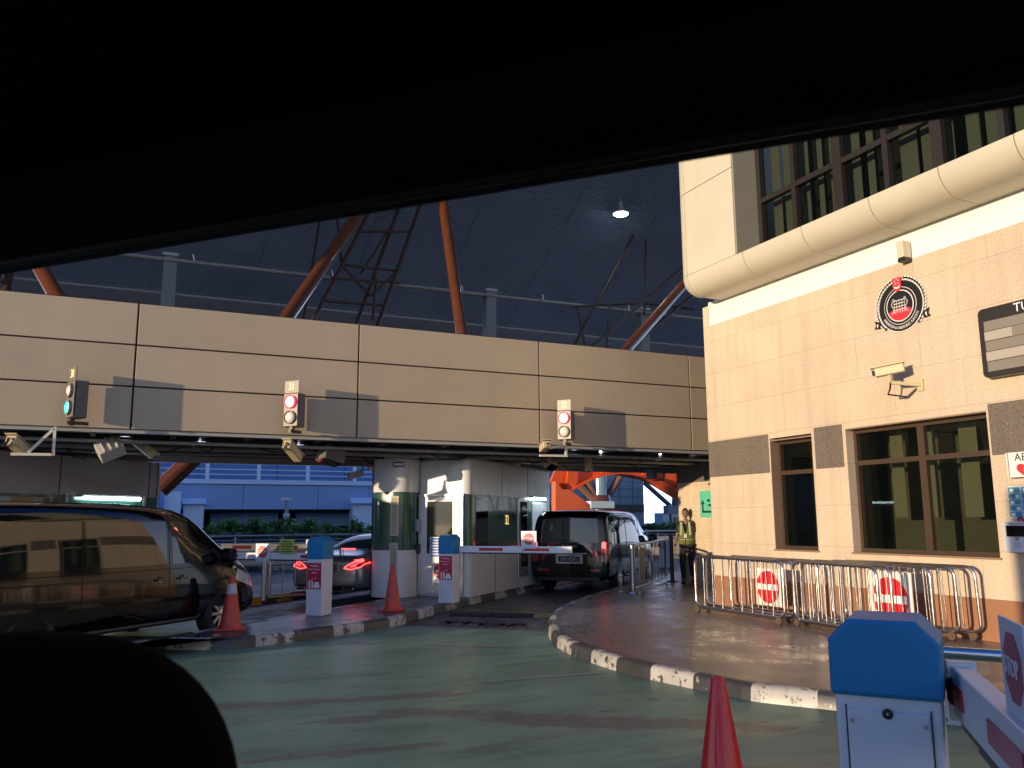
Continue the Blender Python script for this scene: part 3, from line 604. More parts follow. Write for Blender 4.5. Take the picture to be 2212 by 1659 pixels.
MB().box((-1.12, -.10, 1.42), (.12, .10, .26)).build('intercom', greyp, b32, world=False, bevel=.02)
MB().box((-1.12, -.08, .95), (.10, .06, .20)).build('call_box', M('call_box', (.05, .05, .05), .5), b32, world=False, bevel=.01)
# round column up to the beam
for i, (c_, a_, lb) in enumerate(((-8.75, 15.35, 'round concrete column between the rounded pillar and the beam'), (-7.6, 18.3, 'dark round column rising from the roof of booth 32'))):
    p_ = lane(c_, a_, 2.94); t = thing('column', lb, 'column', p_, 0, 'columns under the beam'); MB().cyl(p_, V((p_.x, p_.y, GB + .01)), .33, n=32).build('shaft', M('column_tan', (.42, .30, .19), .6, noise=.1), t, smooth=40)
    MB().cyl(p_, p_ + Z * .06, .36, n=32).build('collar', bwhite, t, smooth=40)
# second booth at the left
b31 = thing('toll_booth', 'grey panelled booth with a lit tube light behind the left van', 'booth', lane(-13.6, 13.65, .15), LA)
ringwall(rounded(-2.0, 0, -9, 0, (.05, .05, .05, .3)), 0, .95).build('base_panel', bwhite, b31, world=False, smooth=30)
ringwall(rounded(-1.99, -.01, -9, -.01, (.05, .05, .05, .3)), .952, 2.03).build('cabin_wall', bgreen, b31, world=False, smooth=30)
ringwall(rounded(-2.0, 0, -9, 0, (.05, .05, .05, .3)), 2.032, 2.76).build('fascia', M('booth_grey', (.34, .34, .36), .4, noise=.06), b31, world=False, smooth=30)
for yy in (-.32, -.1, -2.45, -5.1): MB().box((.0, yy, 2.4), (.01, .018, .72)).build('panel_joint', joint, b31, world=False)
MB().box((.005, -3.4, 1.5), (.03, 1.3, .95)).build('side_window', glassd, b31, world=False)
for yy in (-.45, -2.3): MB().box((.03, yy, 1.9), (.04, .05, .3)).build('bracket', alu, b31, world=False)
tl = MB().box((.05, -1.3, 2.03), (.09, 1.45, .05)).build('light_fitting', greyp, b31, world=False)
MB().cyl((.085, -1.98, 1.985), (.085, -.62, 1.985), .032, n=12).build('fluorescent_tube', tubel, tl, world=False)

# ================================================================ barrier gates
cabm = M('cabinet_grey', (.66, .68, .70), .45, noise=.10, ns=5, bump=.04, bs=250, rn=.12)
def arm_bits(t, o, d, ln, h=.10, dep=.05, stripes=(), end=None):
    """o start, d direction in the thing's frame"""
    d = V(d).normalized(); a = MB().bar(o, V(o) + d * ln, dep, h).build('boom_arm', whitep, t, world=False, bevel=.006)
    n = V((d.y, -d.x, 0))
    if n.y > 0: n = -n
    for s0, s1, hh in stripes:
        p0, p1 = V(o) + d * s0 + n * (dep / 2 + .003), V(o) + d * s1 + n * (dep / 2 + .003)
        MB().bar(p0, p1, .004, hh).build('reflector', M('reflector_red', (.55, .02, .04), .25, noise=.15, ns=30), a, world=False)
    MB().bar(V(o) + d * .05 - Z * (h / 2 + .012), V(o) + d * (ln - .02) - Z * (h / 2 + .012), dep * .7, .02).build('rubber_edge', black, a, world=False)
    return a
def octo(r, c, right, up, ph=R(22.5)): return [V(c) + V(right) * (r * math.cos(ph + i * math.pi / 4)) + V(up) * (r * math.sin(ph + i * math.pi / 4)) for i in range(8)]
def stop_plate(t, c, right, n, w_=.27, faded=True):
    c = V(c); right = V(right).normalized(); n = V(n).normalized(); up = Z
    rot = Matrix((right, n, up)).transposed()
    s = MB().box(c, (w_, .006, w_ * 1.05), rot=rot).build('stop_sign', M('sign_white', (.66, .68, .72), .4), t, world=False)
    MB().prism(octo(w_ * .37, c - n * .0035 + up * .012, right, up), -n * .002).build('octagon', M('stop_red_faded', (.46, .10, .12) if faded else (.33, .03, .05), .5), s, world=False)
    MB().text('STOP', w_ * .26, c - n * .007 + up * .012, right, up, sx=.92).build('sign_lettering', wht, s, world=False)
    mb = MB()
    for k in range(26): mb.box(c - n * .004 - up * w_ * .44 + right * (w_ * (-.44 + k * .035)), (w_ * .02, .002, w_ * .018), rot=rot)
    mb.build('small_print', M('print_grey', (.25, .27, .3), .6), s, world=False); return s
def gate_cabinet(t, w_=.30, h=1.26, ch=.07, capz=.90, dpt=.30):
    x = w_ / 2
    MB().box((0, 0, capz / 2), (w_, dpt, capz)).build('cabinet', cabm, t, world=False, bevel=.006)
    prof = [(-x - .008, capz), (x + .008, capz), (x + .008, h - ch), (x - ch, h), (-x + ch, h), (-x - .008, h - ch)]
    MB().prism([V((a, -dpt / 2 - .008, b)) for a, b in prof], (0, dpt + .016, 0)).build('cap', bluep, t, world=False, bevel=.008)
def red_notice(t, w_, z0, h, yf):
    s = MB().box((0, yf, z0 + h / 2), (w_, .004, h)).build('warning_sign', M('notice_red', (.50, .02, .06), .4), t, world=False)
    for k, (ln_, sz) in enumerate((('No tailgating', .042), ('beware of drop arm', .036), ('barrier', .042))):
        MB().text(ln_, sz, (0, yf - .004, z0 + h - .045 - k * .055), (1, 0, 0), (0, 0, 1), sx=.78).build('sign_lettering', wht, s, world=False)
    mb = MB(); q = yf - .004; S_ = lambda a, b, c_, d_: mb.box((a, q, z0 + b), (c_, .002, d_))
    S_(-.085, .07, .028, .11); S_(-.085, .13, .034, .016)                      # post
    S_(.055, .05, .11, .045); S_(.055, .095, .075, .04); S_(.02, .02, .02, .02); S_(.09, .02, .02, .02)   # car from behind
    for i in range(4): mb.box((-.055 + i * .03, q, z0 + .145 + i * .012), (.02, .002, .010), rot=Matrix.Rotation(R(-22), 3, 'Y'))
    S_(-.03, .12, .02, .022); S_(-.03, .085, .03, .05); S_(-.036, .035, .011, .05); S_(-.022, .035, .011, .05)
    mb.build('sign_picture', wht, s, world=False)
gA = thing('barrier_gate', 'blue topped barrier gate with red sign, by the left cone, its arm across lane 31', 'barrier gate', pz(688, 1328, .15), LA, 'blue and white barrier gates'); gate_cabinet(gA)
red_notice(gA, .27, .42, .42, -.155)
arm_bits(gA, (-.16, .12, .93), (-1, 0, 0), 2.15, .11, .05, ((.0, .30, .045), (1.02, 1.22, .045), (1.62, 1.76, .045)))
stop_plate(gA, (-1.22, .05, .99), (1, 0, 0), (0, 1, 0), .29)
yn = MB().box((-.72, .05, 1.10), (.30, .006, .24)).build('yellow_notice', M('notice_yellow', (.42, .46, .08), .5), gA, world=False)
mb = MB()
for k in range(5): mb.box((-.72, .044, 1.18 - k * .042), (.24 - .05 * (k in (0, 3)), .002, .016))
mb.build('notice_lines', M('print_dark', (.06, .07, .02), .6), yn, world=False)
gB = thing('barrier_gate', 'blue topped barrier gate with red sign before booth 32, arm behind the black van', 'barrier gate', pz(970, 1301, .15), LA, 'blue and white barrier gates'); gate_cabinet(gB)
red_notice(gB, .27, .42, .44, -.155)
arm_bits(gB, (.16, .12, .98), (1, 0, 0), 2.25, .12, .05, ((.42, .90, .05), (1.33, 1.82, .05)))
stop_plate(gB, (1.60, .05, 1.16), (1, 0, 0), (0, 1, 0), .30)
mb = MB()
for u in (1.46, 1.72): MB().box((u, .12, .98), (.008, .056, .126)).build('clamp_strap', black, gB, world=False)
pass
# near gate
FA = R(53); fc = on(1928, 1340, (0, 0, 1), (0, 0, 1.37)) + V((.06, .08, 0)); fl = V((fc.x, fc.y, .0))
gC = thing('barrier_gate', 'big near barrier gate with blue cap and grey door at the lower right', 'barrier gate', fl, FA, 'blue and white barrier gates')
wC = .268; x = wC / 2
MB().box((0, 0, .59), (wC, .24, 1.16)).build('cabinet', cabm, gC, world=False, bevel=.008)
dr = MB().box((0, -.124, .57), (wC - .06, .012, 1.12)).build('door', cabm, gC, world=False, bevel=.004)
for s in (-1, 1): MB().box((s * (wC / 2 - .027), -.1215, .57), (.003, .004, 1.14)).build('door_gap', joint, gC, world=False)
MB().lathe([(.014, 0), (.014, .004), (.009, .006), (.009, .004), (0, .004)], (0, -.13, 1.125), 20, ax90).build('lock', black, dr, world=False, smooth=40)
MB().lathe([(.003, 0), (.003, .007), (0, .007)], (0, -.13, 1.125), 8, ax90).build('keyhole', chrome, dr, world=False)
prof = [(-x - .010, 1.165), (x + .010, 1.165), (x + .010, 1.315), (x - .045, 1.372), (-x + .045, 1.372), (-x - .010, 1.315)]
MB().prism([V((a, -.135, b)) for a, b in prof], (0, .27, 0)).build('cap', bluep, gC, world=False, bevel=.012)
MB().box((x + .045, .06, 1.17), (.07, .07, .09)).build('arm_hub', black, gC, world=False, bevel=.02)
for z_ in (.25, .95): MB().box((wC / 2 - .012, -.127, z_), (.012, .016, .07)).build('hinge', steel_d, dr, world=False, bevel=.003)
for sx in (-1, 1):
    for z_ in (.06, 1.1): MB().cyl((sx * (wC / 2 - .042), -.13, z_), (sx * (wC / 2 - .042), -.134, z_), .006, n=10).build('screw', steel_d, dr, world=False)
# its arm swings towards us on the right
ao = gC.matrix_world
oC = px(2070, 1490, fl.x + .42) ; a0 = pz(2080, 1492, 1.17); a1 = pz(2212, 1625, 1.17)
WM = WORLD[gC].inverted(); la, lb_ = WM @ a0, WM @ a1; da = (lb_ - la).normalized(); da.z = 0
arm = arm_bits(gC, tuple(la), da, 1.9, .135, .055, ((.03, .17, .055), (.48, .8, .055)))
MB().bar(la - da * .015, la + da * .012, .075, .16).build('end_bracket', whitep, gC, world=False)
nn = V((da.y, -da.x, 0));  nn = nn if nn.y < 0 else -nn
sl_ = WM @ pz(2184, 1597, 1.17); k_ = (sl_ - la).dot(da)
stop_plate(gC, la + da * (k_ + .105) + Z * .155, da, -nn, .21, False)
MB().bar(la + da * .25 - Z * .08 , la + da * 1.8 - Z * .08, .03, .05).build('arm_guard', black, gC, world=False)

# ================================================================ cones
cone_m = M('cone_orange', (.50, .045, .025), .4, noise=.3, ns=9, rn=.1); cone_r = M('cone_red', (.72, .012, .018), .3, noise=.14, ns=14, coat=.2, rn=.08)
def cone(loc, label, band, mat, az, base=True):
    t = thing('traffic_cone', label, 'cone', loc, az, 'traffic cones')
    MB().lathe([(.17, .025), (.165, .05), (.15, .07), (.142, .10), (.04, .735), (.034, .75), (.026, .75), (.026, .70)], (0, 0, 0), 36).build('body', mat, t, world=False, smooth=40)
    MB().prism([V((a, b, 0)) for a, b in rounded(-.205, .205, -.205, .205, (.06,) * 4, 4)], Z * .028).build('base', mat, t, world=False, bevel=.006)
    if band: f = lambda z: .142 - (z - .10) * (.102 / .635) + .002; MB().lathe([(f(.50), .50), (f(.64), .64)], (0, 0, 0), 36).build('reflective_band', M('cone_band', (.42, .42, .44), .5, noise=.15, ns=10), t, world=False, smooth=40)
    return t
cone(pz(497, 1360, .15), 'orange cone with a grey band beside the left van front wheel', True, cone_m, .3)
cone(pz(847, 1319, .15), 'plain orange red cone in front of the rounded pillar', False, cone_m, .6)
fcn = pz(1551, 1466, .75); cone(V((fcn.x, fcn.y, .01)), 'glossy red cone on the green road in the foreground', False, cone_r, .2)
# ================================================================ stone building on the right
BX = 9.9; UX = 9.15; CY = 12.5
gr = granite('granite_beige', (.60, .495, .365), (.30, .24, .19), (.74, .64, .52), 75)
gd_ = granite('granite_dark', (.15, .125, .10), (.06, .05, .045), (.36, .29, .20), 55, False)
terra = M('terracotta_band', (.30, .145, .075), .6, noise=.12, ns=3, bump=.1)
bl = thing('stone_building', 'beige speckled stone building with a pale rounded upper storey on the right', 'building', (BX + 3, 5, 0))
def wall_x(mb, y0, y1, z0, z1, x=BX, t_=.3): mb.box((x + t_ / 2, (y0 + y1) / 2, (z0 + z1) / 2), (t_, y1 - y0, z1 - z0))
# windows: (y0,y1,z0,z1) seen in the photo
W1 = (9.93, 10.87, 1.17, 2.95); W2 = (6.95, 9.24, 1.17, 2.98)
mb = MB(); wall_x(mb, -6, CY, 3.0, 5.27); wall_x(mb, -6, CY, .66, 1.16)
for a, b in ((W1[1] + .01, CY), (W2[1] + .0, W1[0] - .0), (-6, W2[0])): wall_x(mb, a, b, 1.16, 3.0)
mb.build('stone_wall', gr, bl)
MB().box((BX + 3.3, (CY - 6) / 2, 4), (6, CY + 6 - .02, 7.9)).build('core', M('core_dark', (.03, .03, .03), .9), bl)
MB().box((BX + .14, (CY - 6) / 2, .40), (.3, CY + 6, .518)).build('base_band', terra, bl)
for y0, y1 in ((W1[1] + .035, CY + .003), (W2[1] + .06, W1[0] - .06), (-6, W2[0] - .03)): MB().box((BX + .14, (y0 + y1) / 2, 2.755), (.29, y1 - y0, .65)).build('dark_stone', gd_, bl)
MB().box((BX + .12, (CY - 6.15) / 2, 5.5), (.2, CY + 5.85, .46)).build('white_band', M('band_white', (.86, .84, .78), .5), bl)
MB().box((BX + .05, CY - .08, 5.46), (.1, .16, .4)).build('corner_trim', cream, bl)
frm = M('window_frame_brown', (.055, .034, .022), .4); revm = M('reveal_brown', (.23, .16, .11), .5, noise=.1)
inte = M('room_wall', (.32, .26, .15), .8); reflection_strip = M('reflection_olive', (.62, .54, .30), .7)
gl = M('window_glass', (.75, .8, .78), .02, trans=.55, spec=.7, coat=.3)
def glass_mat():
    m = bpy.data.materials.new('pane_glass'); m.use_nodes = True; t = m.node_tree; b = t.nodes['Principled BSDF']; out = t.nodes['Material Output']
    b.inputs['Base Color'].default_value = (.004, .006, .006, 1); b.inputs['Roughness'].default_value = .015
    tr = nd(t, 'ShaderNodeBsdfTransparent'); tr.inputs[0].default_value = (.75, .8, .78, 1); mx = nd(t, 'ShaderNodeMixShader'); mx.inputs[0].default_value = .72
    t.links.new(b.outputs[0], mx.inputs[1]); t.links.new(tr.outputs[0], mx.inputs[2]); t.links.new(mx.outputs[0], out.inputs[0]); return m
pane = glass_mat()
def window(y0, y1, z0, z1, tz, mull, dep=.22):
    f = MB(); x = BX + dep - .03; s = .055
    f.box((x, y0 + s / 2, (z0 + z1) / 2), (.07, s, z1 - z0)).box((x, y1 - s / 2, (z0 + z1) / 2), (.07, s, z1 - z0)).box((x, (y0 + y1) / 2, z0 + s / 2), (.068, y1 - y0 - 2 * s, s)).box((x, (y0 + y1) / 2, z1 - s / 2), (.068, y1 - y0 - 2 * s, s)).box((x, (y0 + y1) / 2, tz), (.064, y1 - y0 - 2 * s, .07))
    for m_ in mull: f.box((x - .003, m_, (z0 + z1) / 2), (.07, .11, z1 - z0 - 2 * s))
    wn = f.build('window', frm, bl)
    rv = MB(); d2 = dep
    rv.box((BX + d2 / 2 + .003, y1 + .012, (z0 + z1) / 2), (d2, .022, z1 - z0 + .04)).box((BX + d2 / 2 + .003, y0 - .012, (z0 + z1) / 2), (d2, .022, z1 - z0 + .04)).box((BX + d2 / 2 + .003, (y0 + y1) / 2, z1 + .012), (d2, y1 - y0, .022)).box((BX + d2 / 2 - .01, (y0 + y1) / 2, z0 - .014), (d2 + .03, y1 - y0 + .05, .026))
    rv.build('frame', revm, wn)
    MB().box((BX + dep + .01, (y0 + y1) / 2, (z0 + z1) / 2), (.008, y1 - y0 - .05, z1 - z0 - .05)).build('pane', pane, wn)
    # room behind with olive strips standing in for reflections in the glass
    MB().box((BX + dep + .90, (y0 + y1) / 2, (z0 + z1) / 2), (.02, y1 - y0 + .5, z1 - z0 + .5)).build('room_back', inte, wn)
    mb = MB(); k = 0; yy = y0 + .1
    while yy < y1 - .25:
        ww = random.uniform(.1, .28); mb.box((BX + dep + .4, yy + ww / 2, (z0 + z1) / 2 + .25), (.012, ww, z1 - z0 - .5)); yy += ww + random.uniform(.12, .5)
    mb.build('reflection_strip', reflection_strip, wn); return wn
# openings in the core for the rooms: keep the core behind them
bpy.data.objects[[o.name for o in bl.children if o.name.startswith('core')][0]].data.transform(Matrix.Translation((1.3, 0, 0)))
window(*W1, 2.42, ()); window(*W2, 2.48, (8.06,))
# upper storey: cream panels with a rounded lower edge and rounded corner
UZ = 6.06; yc = 12.22; rc_ = .35; rb = .38
def upper(y0, y1, name, seam=True):
    """bullnose segment between y0 and y1"""
    pr = [(BX + .2, UZ - rb), (UX + rb, UZ - rb)] + [(UX + rb - rb * math.sin(R(k * 9)), UZ - rb * math.cos(R(k * 9))) for k in range(1, 11)] + [(BX + .2, UZ)]
    return MB().prism([V((a, y0 + .006, b)) for a, b in pr], (0, y1 - y0 - .012, 0)).build(name, cream, bl, smooth=30)
ys = [12.5 - .62, 10.62, 9.45, 8.15, 7.10, 6.1, 5.1, 4.1, 2.5, 0, -6]
ys = [11.95, 10.45, 9.12, 7.85, 6.75, 5.75, 4.6, 3.0, 0, -6]
for a, b in zip(ys[1:], ys): upper(a, b, 'bullnose_panel')
# corner piece: sphere-ish sweep round the corner
mb = MB(); vs = []; nz, na = 10, 10; cyc = 11.95; cxc = UX + rc_
for i in range(na + 1):
    th = R(90 * i / na); dx, dy = -math.cos(th), math.sin(th)
    ring = [V((cxc + dx * rc_ * 0 + (BX + .2 - cxc) * 0, cyc, UZ - rb))]
    for k in range(nz + 1):
        ph = R(90 * k / nz); rr = rc_ - rb + rb * math.sin(ph); rr = max(rr, 0); ring.append(V((cxc + dx * rr, cyc + dy * rr, UZ - rb * math.cos(ph))))
    vs += ring
k = nz + 2; mb.add(vs, [[i * k + j, i * k + j + 1, (i + 1) * k + j + 1, (i + 1) * k + j] for i in range(na) for j in range(k - 1)])
mb.build('corner_panel', cream, bl, smooth=40)
mb = MB(); arc = [(cxc - rc_ * math.cos(R(9 * i)), cyc + rc_ * math.sin(R(9 * i))) for i in range(11)]
for z0, z1 in ((UZ + .006, 7.62), (7.632, 9.6)): MB().prism([V((a, b, z0)) for a, b in arc] + [V((BX + .2, cyc + rc_, z0)), V((BX + .2, cyc, z0))], Z * (z1 - z0)).build('corner_panel', cream, bl, smooth=30)
MB().box((BX + 3, cyc + rc_ - .2, 7.6), (5.5, .38, 4)).build('end_wall', cream, bl)
for z0, z1 in ((UZ + .006, 7.62), (7.632, 9.6)): MB().box((UX + .25, (11.94 + 10.62) / 2, (z0 + z1) / 2), (.5, 11.94 - 10.62, z1 - z0)).build('wall_panel', cream, bl)
MB().box((BX + .2, 11.6, UZ - .19), (1.2, .72, .37)).build('underside', cream, bl)
# recessed ribbon window with dark mullions
MB().box((UX + .3, (10.6 - 6) / 2, 9.6), (.6, 16.6, 1.0)).build('upper_band', cream, bl)
mb = MB(); xw = UX + .55
for y in (10.52, 9.72, 8.80, 7.92, 7.10, 6.2, 5.2, 4.0): mb.box((xw, y, 7.55), (.12, .09 if y not in (8.80, 7.10) else .17, 3.1))
mb.box((xw, 2.3, UZ + .03), (.10, 16.6, .08)).box((xw, 2.3, 7.05), (.10, 16.6, .09)).box((xw, 2.3, 9.06), (.10, 16.6, .1))
wn = mb.build('window', M('window_frame_dark', (.022, .018, .016), .4), bl)
MB().box((xw + .03, 2.3, 7.5), (.008, 16.4, 3)).build('pane', pane, wn)
mb = MB()
for k in range(26): y = 10.4 - k * .33; mb.box((xw + .25, y, 7.5), (.01, .20 + .1 * math.sin(k * 1.7), 2.9))
mb.build('reflection_strip', M('reflection_dark_olive', (.38, .36, .27), .7), wn)  # strips stand in for reflections in the upper panes
MB().box((xw + .8, 2.3, 7.5), (.02, 16.4, 3)).build('room_back', M('room_dark', (.035, .035, .03), .8), wn)
MB().box((UX + .27, 10.595, 7.6), (.52, .03, 3.05)).build('reveal', M('reveal_olive', (.26, .25, .19), .5), bl)
# set-back pier with the green sign
pr = thing('stone_pier', 'narrow stone pier set back behind the corner of the stone building', 'pier', (13.2, 16.4, 0))
MB().box((20.0, 15.7, 1.35), (15, 2.7, 2.4)).box((20.0, 15.7, .05), (15, 2.7, .2)).build('stone_wall', gr, pr); MB().box((19.99, 15.7, 2.55 + .31), (15.02, 2.72, .62)).build('dark_stone', gd_, pr)
MB().box((20.0, 15.7, 3.6), (15, 2.7, .87)).build('stone_top', gr, pr)
sg = thing('green_sign', 'small green arrow sign on the pier above the walking guard', 'sign', (12.48, 15.9, 1.65)); gx = 12.49
y_ = px(1519, 1090, gx).y; MB().box((gx, y_ - .25, 2.02), (.02, .72, .62)).build('board', M('sign_green', (.10, .48, .33), .5), sg)
mb = MB(); q = gx - .013
for a, b, c_, d_ in ((-.02, 1.84, .34, .05), (.12, 1.93, .05, .2), (-.10, 2.1, .1, .06), (-.14, 1.99, .12, .05)): mb.box((q, y_ - .12 + a, b), (.004, c_, d_))
mb.prism([V((q, y_ - .07, 2.02)), V((q, y_ + .07, 2.02)), V((q, y_, 2.12))], (-.004, 0, 0)); mb.build('arrow_mark', M('sign_ink', (.01, .03, .03), .6), sg)

# ---------------- round emblem
RX, NX = V((0, -1, 0)), V((-1, 0, 0))
def disc(mb, c, r, dx, n=48, sc=1.): mb.prism([c + RX * (r * math.cos(2 * math.pi * i / n)) + Z * (r * math.sin(2 * math.pi * i / n)) for i in range(n)], NX * dx)
ec = V((BX - .001, 8.07, 4.64)); em = thing('wall_emblem', 'round black, white and red emblem with wreath and portcullis on the stone wall', 'emblem', ec)
eb = M('emblem_black', (.012, .013, .014), .4); ew = M('emblem_white', (.75, .73, .70), .5); er = M('emblem_red', (.62, .03, .05), .45)
mb = MB(); disc(mb, ec, .375, .012); mb.build('backing_disc', ew, em)
mb = MB(); disc(mb, ec + NX * .013, .365, .004); mb.build('black_disc', eb, em)
mb = MB(); disc(mb, ec + NX * .018, .270, .003); mb.build('white_ring', ew, em)
mb = MB(); disc(mb, ec + NX * .0215, .262, .002); mb.build('black_ring', eb, em)
mb = MB(); disc(mb, ec + NX * .024, .228, .002); mb.build('white_ring', ew, em)
mb = MB(); disc(mb, ec + NX * .0265, .214, .002); mb.build('black_field', eb, em)
hill = []
for i in range(41):
    a = R(205 + (335 - 205) * i / 40); hill.append(ec + NX * .029 + RX * (.212 * math.cos(a)) + Z * (.212 * math.sin(a)))
for i in range(1, 20): u = .192 - .384 * i / 20; hill.append(ec + NX * .029 + RX * u + Z * (-.09 + .055 * math.sqrt(max(0, 1 - (u / .192) ** 2))))
MB().prism(hill, NX * .002).build('red_hill', er, em)
mb = MB(); E0 = ec + NX * .032
for i in range(5): x_ = -.088 + .044 * i; mb.bar(E0 + RX * x_ + Z * .085, E0 + RX * x_ - Z * .085, .003, .009, NX); mb.prism([E0 + RX * (x_ - .01) - Z * .075, E0 + RX * (x_ + .01) - Z * .075, E0 + RX * x_ - Z * .108], NX * .002)
for i in range(4): z_ = .08 - .045 * i; mb.bar(E0 + RX * -.095 + Z * z_, E0 + RX * .095 + Z * z_, .0035, .009, Z)
mb.v = [v for v in mb.v]; mb.build('portcullis', ew, em)
mb = MB()
for s in (-1, 1):
    mb.tube([E0 + RX * (s * .096 + .014 * math.cos(a)) + Z * (.098 + .014 * math.sin(a)) for a in [k * math.pi / 5 for k in range(10)]], .0035, 5, closed=True)
    for k in range(9): c_ = E0 + RX * (s * (.115 + .018 * math.sin(k * .9))) + Z * (.07 - k * .021); mb.tube([c_ + RX * (.006 * math.cos(a)) + Z * (.011 * math.sin(a)) for a in [j * math.pi / 3 for j in range(6)]], .0025, 4, closed=True)
mb.build('chains', ew, em)
mb = MB()
for s in (-1, 1):                                     # wreath leaves
    for k in range(17):
        a = R(90 - s * (17 + k * 7.2)); 
        for q_, off_ in ((.383, 22), (.418, -22)):
            c_ = ec + NX * .016 + RX * (q_ * math.cos(a)) + Z * (q_ * math.sin(a)); ta = a + s * R(90) + R(off_) * s; u = RX * math.cos(ta) + Z * math.sin(ta); v_ = RX * -math.sin(ta) + Z * math.cos(ta)
            mb.prism([c_ - u * .026, c_ - u * .008 + v_ * .012, c_ + u * .012 + v_ * .009, c_ + u * .028, c_ + u * .012 - v_ * .009, c_ - u * .008 - v_ * .012], NX * .003)
mb.build('wreath_leaves', ew, em)
mb = MB()
for s in (-1, 1):
    a = R(90 - s * 75); pts = [ec + NX * .006 + RX * (.40 * math.cos(R(90 - s * t_))) + Z * (.40 * math.sin(R(90 - s * t_))) for t_ in range(12, 142, 6)]; mb.tube(pts, [.02] * len(pts), 6)
mb.build('wreath_stem', eb, em)
for s in (-1, 1):
    c_ = ec + NX * .010 + RX * (s * .40) - Z * .20
    MB().prism([c_ + RX * (s * -.05) + Z * .03, c_ + RX * (s * .06) + Z * .07, c_ + RX * (s * .035) - Z * .0, c_ + RX * (s * .07) - Z * .05, c_ + RX * (s * -.03) - Z * .06], NX * .012).build('ribbon_end', eb, em)
    MB().prism([c_ + RX * (s * -.01) - Z * .00, c_ + RX * (s * .015) + Z * .025, c_ + RX * (s * .02) - Z * .05], NX * .014).build('ribbon_fold', ew, em)
sh = ec + NX * .034 + Z * .31 + RX * -.012
MB().prism([sh + RX * -.07 + Z * .10, sh + RX * -.07 - Z * .03, sh + RX * -.045 - Z * .085, sh - Z * .105, sh + RX * .045 - Z * .085, sh + RX * .07 - Z * .03, sh + RX * .07 + Z * .10], NX * .004).build('red_shield', er, em)
mb = MB(); cr = []
for i in range(15): a = R(200 + 140 * i / 14); cr.append(sh + NX * .005 + RX * (.052 * math.cos(a)) + Z * (-.012 + .052 * math.sin(a)))
for i in range(15): a = R(340 - 140 * i / 14); cr.append(sh + NX * .005 + RX * (.052 * math.cos(a)) + Z * (.004 + .040 * math.sin(a)))
mb.prism(cr, NX * .002); mb.build('crescent', ew, em)
mb = MB()
for k in range(5):
    a0 = R(90 + 72 * k); c_ = sh + NX * .005 + Z * .045 + RX * (.034 * math.cos(a0)) + Z * (.034 * math.sin(a0))
    mb.prism([c_ + RX * ((.014 if j % 2 == 0 else .006) * math.cos(R(90 + 36 * j))) + Z * ((.014 if j % 2 == 0 else .006) * math.sin(R(90 + 36 * j))) for j in range(10)], NX * .002)
mb.build('stars', ew, em)
mb = MB(); s_ = 'IMMIGRATION & CHECKPOINTS AUTHORITY'
for i, ch in enumerate(s_):
    if ch == ' ': continue
    a = R(206 + (334 - 206) * (i + .5) / len(s_)); u = V((0, 0, 0)) + RX * -math.sin(a) + Z * math.cos(a); upv = RX * -math.cos(a) - Z * math.sin(a)
    mb.text(ch, .056, ec + NX * .0185 + RX * (.317 * math.cos(a)) + Z * (.317 * math.sin(a)), u, upv, sx=.8, ext=.002)
mb.build('emblem_lettering', ew, em)

# ---------------- small things on the wall
c = V((BX - .36, 8.20, 3.72)); t = thing('security_camera', 'beige camera on a wall bracket below the round emblem', 'camera', (BX, 7.95, 3.5))
d = V((-.55, .82, -.12)).normalized(); c = px(1922, 800, BX - .33); cb2 = M('camera_gold', (.52, .44, .26), .45)
MB().bar(c - d * .19, c + d * .19, .12, .12).build('housing', cb2, t, bevel=.012); MB().bar(c - d * .19 + Z * .072, c + d * .25 + Z * .072, .15, .012).build('sunshield', cb2, t)
MB().box(c + d * .192, (.07, .07, .07), rot=Matrix((d.cross(Z).normalized(), d, d.cross(Z).normalized().cross(d) * -1)).transposed()).build('lens', glassd, t)
MB().bar(c - Z * .06, c - Z * .17, .05, .05, X).bar(c - Z * .17, V((BX - .02, c.y - .22, c.z - .22)), .035, .045).build('arm', cb2, t); MB().box((BX - .012, c.y - .22, c.z - .22), (.03, .09, .16)).build('wall_plate', cb2, t)
MB().tube([c - Z * .16, c - Z * .26 + Y * .02, c - Z * .33 + Y * .06, V((BX - .06, c.y - .02, c.z - .36)), V((BX - .02, c.y - .15, c.z - .26))], .013, 6).build('cable', black, t, smooth=50)
t = thing('wall_box', 'small cream box on the white band above the emblem', 'box', (BX, 7.9, 5.3)); c = px(1952, 540, BX - .09); MB().box(c, (.16, .11, .24)).build('box_body', cream, t, bevel=.008); MB().box(c - Z * .15, (.13, .12, .05)).build('box_foot', black, t)
